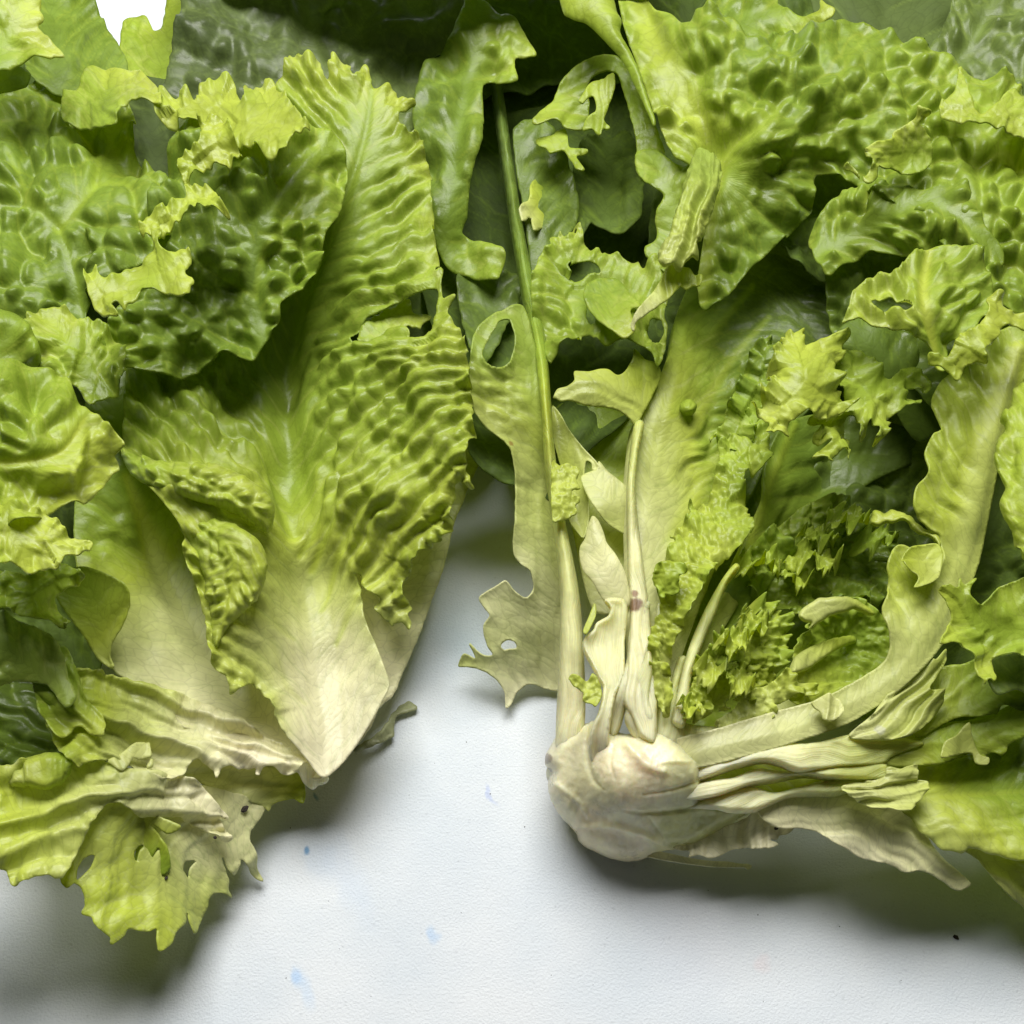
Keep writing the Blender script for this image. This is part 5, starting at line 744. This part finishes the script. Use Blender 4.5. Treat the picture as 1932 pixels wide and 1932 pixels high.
k1 = sheet('midrib', RH, [(1040, 1478), (1048, 1390), (1055, 1250), (1058, 1120), (1046, 990), (1030, 890), (1022, 790), (1012, 700), (990, 580), (965, 430), (946, 300), (930, 180), (915, 40), (930, 40), (952, 190), (968, 300), (986, 420), (1010, 540), (1030, 640), (1040, 760), (1048, 860), (1066, 980), (1090, 1100), (1100, 1200), (1104, 1350), (1092, 1460), (1072, 1500)],
      [(1070, 1490, 1.6), (1062, 1420, 2.9), (1078, 1250, 3.5), (1060, 1000, 4.0), (1030, 750, 4.8), (990, 500, 4.0), (950, 220, 3.2)], [(1060, 1460, .02), (1078, 1250, .14), (1060, 1000, .24), (1035, 800, .4), (1000, 560, .7), (955, 250, .85)], axis=[(1060, 1500), (1078, 1250), (1058, 1000), (1030, 750), (985, 480), (945, 200), (922, 40)], rnd=.45, rw_px=18, folds=.07, fl=9, mat=MAT_RIB, vein=.15, a1=.0, thick=.5, st=2.8, label='long pale outer rib standing at the edge of the gap')
sheet('midrib', RH, [(1140, 1136), (1150, 1150), (1146, 1164), (1124, 1178), (1117, 1192), (1101, 1207), (1098, 1224), (1104, 1240), (1113, 1256), (1126, 1280), (1137, 1300), (1130, 1338), (1115, 1377), (1111, 1420), (1122, 1440), (1140, 1446), (1146, 1380), (1156, 1320), (1174, 1282), (1178, 1208), (1182, 1150), (1172, 1134)], [(1160, 1150, 4.3), (1110, 1210, 4.2), (1150, 1220, 3.9), (1140, 1320, 4.4), (1126, 1400, 3.9), (1126, 1445, 2.9)], [(1160, 1150, .14), (1110, 1215, .10), (1140, 1240, .16), (1128, 1420, .0)], axis=[(1128, 1450), (1145, 1300), (1160, 1140)], mat=MAT_RIB, rnd=.15, rw_px=7, curl=.22, cw=9, folds=.05, fl=9, a1=0, vein=0, thick=.2, st=2.5, f=.7)
sheet('midrib', RH, [(1226, 1136), (1220, 1171), (1213, 1244), (1190, 1304), (1177, 1350), (1166, 1380), (1152, 1390), (1150, 1340), (1160, 1310), (1182, 1245), (1186, 1200), (1192, 1160), (1192, 1130)], [(1210, 1140, 4.1), (1180, 1300, 4.3), (1160, 1370, 3.7)], [(1210, 1140, .14), (1160, 1370, .06)], axis=[(1156, 1390), (1200, 1230), (1210, 1130)], mat=MAT_RIB, rnd=.2, rw_px=9, folds=.05, fl=7, vein=0, thick=.3, st=2.5)
sheet('midrib', RH, [(1243, 1136), (1248, 1164), (1241, 1192), (1229, 1212), (1232, 1256), (1226, 1318), (1234, 1350), (1237, 1402), (1230, 1430), (1212, 1412), (1190, 1385), (1178, 1356), (1192, 1292), (1214, 1242), (1224, 1207), (1236, 1180), (1240, 1150)], [(1240, 1150, 4.5), (1210, 1300, 4.5), (1222, 1370, 4.35), (1220, 1425, 3.4)], [(1235, 1180, .16), (1205, 1320, .1), (1225, 1420, .03)], axis=[(1218, 1430), (1210, 1300), (1242, 1140)], mat=MAT_RIB, rnd=.2, rw_px=10, folds=.05, fl=8, vein=0, thick=.3, st=2.5)
sheet('midrib', RH, [(1225, 1440), (1236, 1350), (1236, 1305), (1252, 1318), (1264, 1290), (1280, 1240), (1296, 1240), (1280, 1310), (1290, 1362), (1380, 1374), (1330, 1392), (1290, 1420), (1260, 1450)], [(1232, 1445, 3.0), (1245, 1390, 4.0), (1285, 1260, 4.1), (1360, 1378, 3.9)], [(1240, 1420, .06), (1250, 1330, .24), (1290, 1250, .2), (1350, 1380, .16)], axis=[(1240, 1440), (1270, 1340), (1290, 1240)], mat=MAT_RIB, rnd=.2, rw_px=12, folds=.06, fl=9, vein=0, thick=.3, st=2.5)
sheet('leaf', RH, [(1117, 970), (1128, 978), (1138, 1000), (1144, 1020), (1160, 1040), (1176, 1068), (1186, 1100), (1190, 1138), (1160, 1145), (1137, 1128), (1115, 1092), (1100, 1075), (1093, 1052), (1093, 1030), (1102, 1014), (1108, 990)], [(1117, 975, 3.9), (1100, 1050, 3.7), (1180, 1120, 4.0), (1140, 1060, 4.1)], [(1117, 980, .2), (1130, 1060, .16), (1170, 1120, .12)], axis=[(1180, 1140), (1136, 1060), (1118, 975)], a1=.12, l1=46, vein=.4, st=2.5, curl=-.1, cw=8)
sheet('leaf', RH, [(1096, 900), (1112, 890), (1126, 884), (1130, 870), (1148, 890), (1171, 908), (1190, 930), (1190, 1010), (1172, 1004), (1147, 988), (1122, 957), (1105, 929)], [(1105, 905, 3.6), (1180, 930, 3.5), (1180, 1000, 3.2), (1145, 940, 3.8)], [(1110, 905, .24), (1150, 940, .18), (1180, 990, .3)], axis=[(1190, 1010), (1140, 930), (1110, 890)], a1=.12, l1=40, vein=.4, st=2.5)
sheet('leaf', RH, [(1042, 770), (1058, 784), (1074, 812), (1103, 848), (1126, 872), (1132, 884), (1120, 890), (1118, 876), (1108, 872), (1106, 900), (1112, 950), (1112, 985), (1102, 1018), (1088, 1006), (1074, 985), (1068, 940), (1060, 890), (1044, 825)], [(1048, 790, 3.4), (1125, 880, 3.7), (1100, 1010, 3.2), (1080, 900, 3.0)], [(1050, 800, .36), (1120, 875, .2), (1095, 980, .28), (1075, 880, .42)], axis=[(1098, 1018), (1085, 900), (1048, 780)], a1=.05, vein=.15, curl=.1, cw=7, st=2.4, folds=.06)
sheet('leaf_edge', k1, [(1041, 866), (1056, 880), (1070, 874), (1092, 886), (1088, 905), (1096, 922), (1080, 926), (1082, 934), (1095, 938), (1093, 947), (1084, 952), (1088, 968), (1070, 975), (1044, 980), (1040, 930)], [(1045, 900, 4.1), (1090, 930, 4.2)], .40, f=1.5, a3=.07, ruf=.2, rl=16, st=2.3, vein=0, label='torn yellow scrap stuck to the outer rib')
sheet('leaf_edge', k1, [(1074, 1280), (1079, 1272), (1108, 1284), (1118, 1270), (1132, 1290), (1136, 1312), (1124, 1334), (1112, 1328), (1098, 1322), (1100, 1306), (1082, 1294)], [(1080, 1284, 4.5), (1130, 1310, 4.4)], .36, f=1.5, a3=.05, ruf=.2, rl=14, st=2.2, vein=0)
sheet('leaf_edge', k1, [(1122, 1137), (1125, 1158), (1116, 1180), (1106, 1196), (1100, 1190), (1110, 1165)], [(1122, 1140, 4.3), (1104, 1190, 4.5)], .38, st=2.2, vein=0, folds=.04)

# ---- right half: torn rib hanging over the central leaf, and leaf tips on the right
torn = sheet('torn_rib', RH, [(1306, 296), (1318, 278), (1336, 282), (1352, 296), (1362, 312), (1360, 345), (1352, 372), (1342, 400), (1334, 424), (1326, 450), (1316, 468), (1318, 486), (1300, 496), (1270, 506), (1246, 502), (1242, 474), (1250, 456), (1264, 444), (1270, 410), (1282, 370), (1292, 334)], [(1330, 290, 7.0), (1340, 360, 7.6), (1290, 380, 7.4), (1255, 490, 7.0), (1310, 480, 7.2)], [(1330, 300, .55), (1310, 400, .46), (1270, 480, .34)], axis=[(1280, 500), (1310, 400), (1340, 290)], rnd=.12, rw_px=12, folds=.25, fl=14, a3=.05, f=2.2, mat=MAT_LEAF, st=2.5, vein=.1, grey=.15, label='ragged torn rib end dangling over the central leaf')
sheet('leaf_edge', torn, [(1260, 500), (1300, 505), (1310, 518), (1325, 521), (1320, 540), (1310, 538), (1296, 546), (1285, 540), (1265, 560), (1236, 580), (1206, 602), (1198, 612), (1196, 626), (1190, 612), (1204, 582), (1226, 556), (1246, 530)], [(1260, 510, 6.6), (1320, 530, 6.4), (1194, 620, 6.0)], [(1300, 525, .48), (1250, 540, .35), (1200, 605, .16)], folds=.06, fl=12, f=.8, st=2.3, vein=0)
rc = sheet('leaf', RH, [(1771, 1112), (1786, 1104), (1804, 1110), (1810, 1092), (1818, 1104), (1838, 1092), (1830, 1108), (1828, 1126), (1846, 1141), (1870, 1116), (1910, 1098), (1960, 1090), (1960, 1235), (1900, 1238), (1876, 1242), (1868, 1290), (1856, 1284), (1850, 1297), (1842, 1278), (1830, 1240), (1800, 1214), (1768, 1216), (1784, 1186), (1796, 1166), (1786, 1136)], [(1775, 1112, 6.6), (1835, 1100, 6.7), (1850, 1150, 6.4), (1950, 1110, 6.4), (1775, 1210, 6.5), (1850, 1290, 6.0), (1900, 1200, 5.9)], [(1790, 1130, .48), (1900, 1140, .52), (1850, 1200, .6), (1850, 1270, .45), (1780, 1200, .44)], axis=[(1930, 1200), (1840, 1170), (1780, 1120)], f=1.4, ruf=.35, rl=36, a1=.15, l1=50, a2=.08, curl=.1, cw=10, st=2.8, vein=.25)
sheet('leaf', RH, [(1960, 705), (1930, 715), (1914, 726), (1910, 750), (1908, 764), (1888, 784), (1896, 806), (1884, 830), (1876, 874), (1896, 922), (1886, 950), (1894, 985), (1907, 1005), (1918, 1040), (1932, 1062), (1960, 1080)], [(1910, 740, 7.0), (1885, 870, 7.0), (1950, 850, 7.8), (1900, 1000, 6.8)], [(1900, 780, .5), (1900, 880, .5), (1910, 1000, .5)], axis=[(1960, 1060), (1930, 900), (1960, 700)], a2=.3, a1=.2, l1=60, cell=(26, 34), f=1.2, rnd=.3, rw_px=18, st=2.8)
sheet('leaf', RH, [(1860, 1250), (1900, 1235), (1960, 1230), (1960, 1310), (1920, 1300), (1885, 1310), (1868, 1290)], [(1870, 1260, 5.0), (1950, 1290, 5.0)], .74, a2=.1, grey=.2)

# ------------------------------------------------------------------ loose bits
crumb_mat, nt_, N_, K_ = node_mat('dark_soil')
_o = N_('ShaderNodeOutputMaterial'); _p = N_('ShaderNodeBsdfPrincipled'); _p.inputs['Roughness'].default_value = .95
_n = N_('ShaderNodeTexNoise'); _n.inputs['Scale'].default_value = 900; _r = N_('ShaderNodeValToRGB'); _r.color_ramp.elements[0].color = (.010, .008, .006, 1); _r.color_ramp.elements[1].color = (.05, .04, .03, 1)
K_(_n.outputs['Fac'], _r.inputs['Fac']); K_(_r.outputs['Color'], _p.inputs['Base Color']); K_(_p.outputs[0], _o.inputs['Surface'])
def crumb(x, y, h, r, label, group=None, elong=1.3):
    rs = np.random.RandomState(int(x * 7 + y))
    import bmesh
    bm = bmesh.new(); bmesh.ops.create_icosphere(bm, subdivisions=2, radius=1)
    a = rs.uniform(0, 3.1)
    for v in bm.verts:
        n = 1 + .45 * float(noise(np.array(v.co.x * 1.7 + x), np.array(v.co.y * 1.7 + v.co.z * 2 + y), 3))
        c = v.co * n
        cx, cy = c.x * elong, c.y
        v.co = (r * (cx * math.cos(a) - cy * math.sin(a)), r * (cx * math.sin(a) + cy * math.cos(a)), r * (.6 * c.z + .45))
    me = bpy.data.meshes.new('soil_crumb'); bm.to_mesh(me); bm.free(); me.materials.append(crumb_mat)
    o = bpy.data.objects.new('soil_crumb', me); o.scale = (.55, .55, .55); w = place(x, y, h); o.location = w; COL.objects.link(o)
    tag(o, label=label, category='soil crumb')
    if group: o['group'] = group
crumb(462, 1527, 1.55, .0013, 'largest black soil crumb stuck on the pale jagged leaf', elong=1.6)
crumb(406, 1580, 2.3, .0007, 'small black soil crumb below the largest one on the jagged leaf')
crumb(314, 1656, 2.4, .0007, 'black soil crumb between the torn holes of the jagged leaf')
crumb(1464, 1563, 2.75, .0009, 'black soil crumb on the small white leaf under the core')
crumb(1804, 1769, 0, .0010, 'dark crumb alone on the white paper below the drooping leaf', elong=1.6)
GR = 'tiny soil specks scattered on the white paper'
for (x, y) in [(557, 1557), (548, 1562), (1228, 1609), (1234, 1606), (870, 1722), (1119, 1858), (1430, 1726), (1336, 1680), (540, 1845), (700, 1880), (925, 1498), (772, 1500), (1222, 1612), (1584, 1748), (1145, 1770), (640, 1790), (990, 1560), (620, 1700), (1700, 1850), (1440, 1890), (1040, 1840), (880, 1400), (820, 1440)]:
    crumb(x, y, 0, .00012 + .00014 * random.Random(x).random(), 'tiny dark soil speck on the white paper', GR)
for (x, y, hh) in [(1300, 768, 3.6)]:
    sheet('leaf_scrap', None, [(1282, 764), (1290, 756), (1302, 755), (1314, 764), (1312, 776), (1298, 782), (1284, 777)], [(1285, 765, 3.6), (1312, 770, 3.7), (1298, 768, 4.0)], .52, rnd=.3, rw_px=14, a3=.05, st=2, vein=0, label='tiny bright green leaf scrap lying on the central midrib', category='leaf scrap')
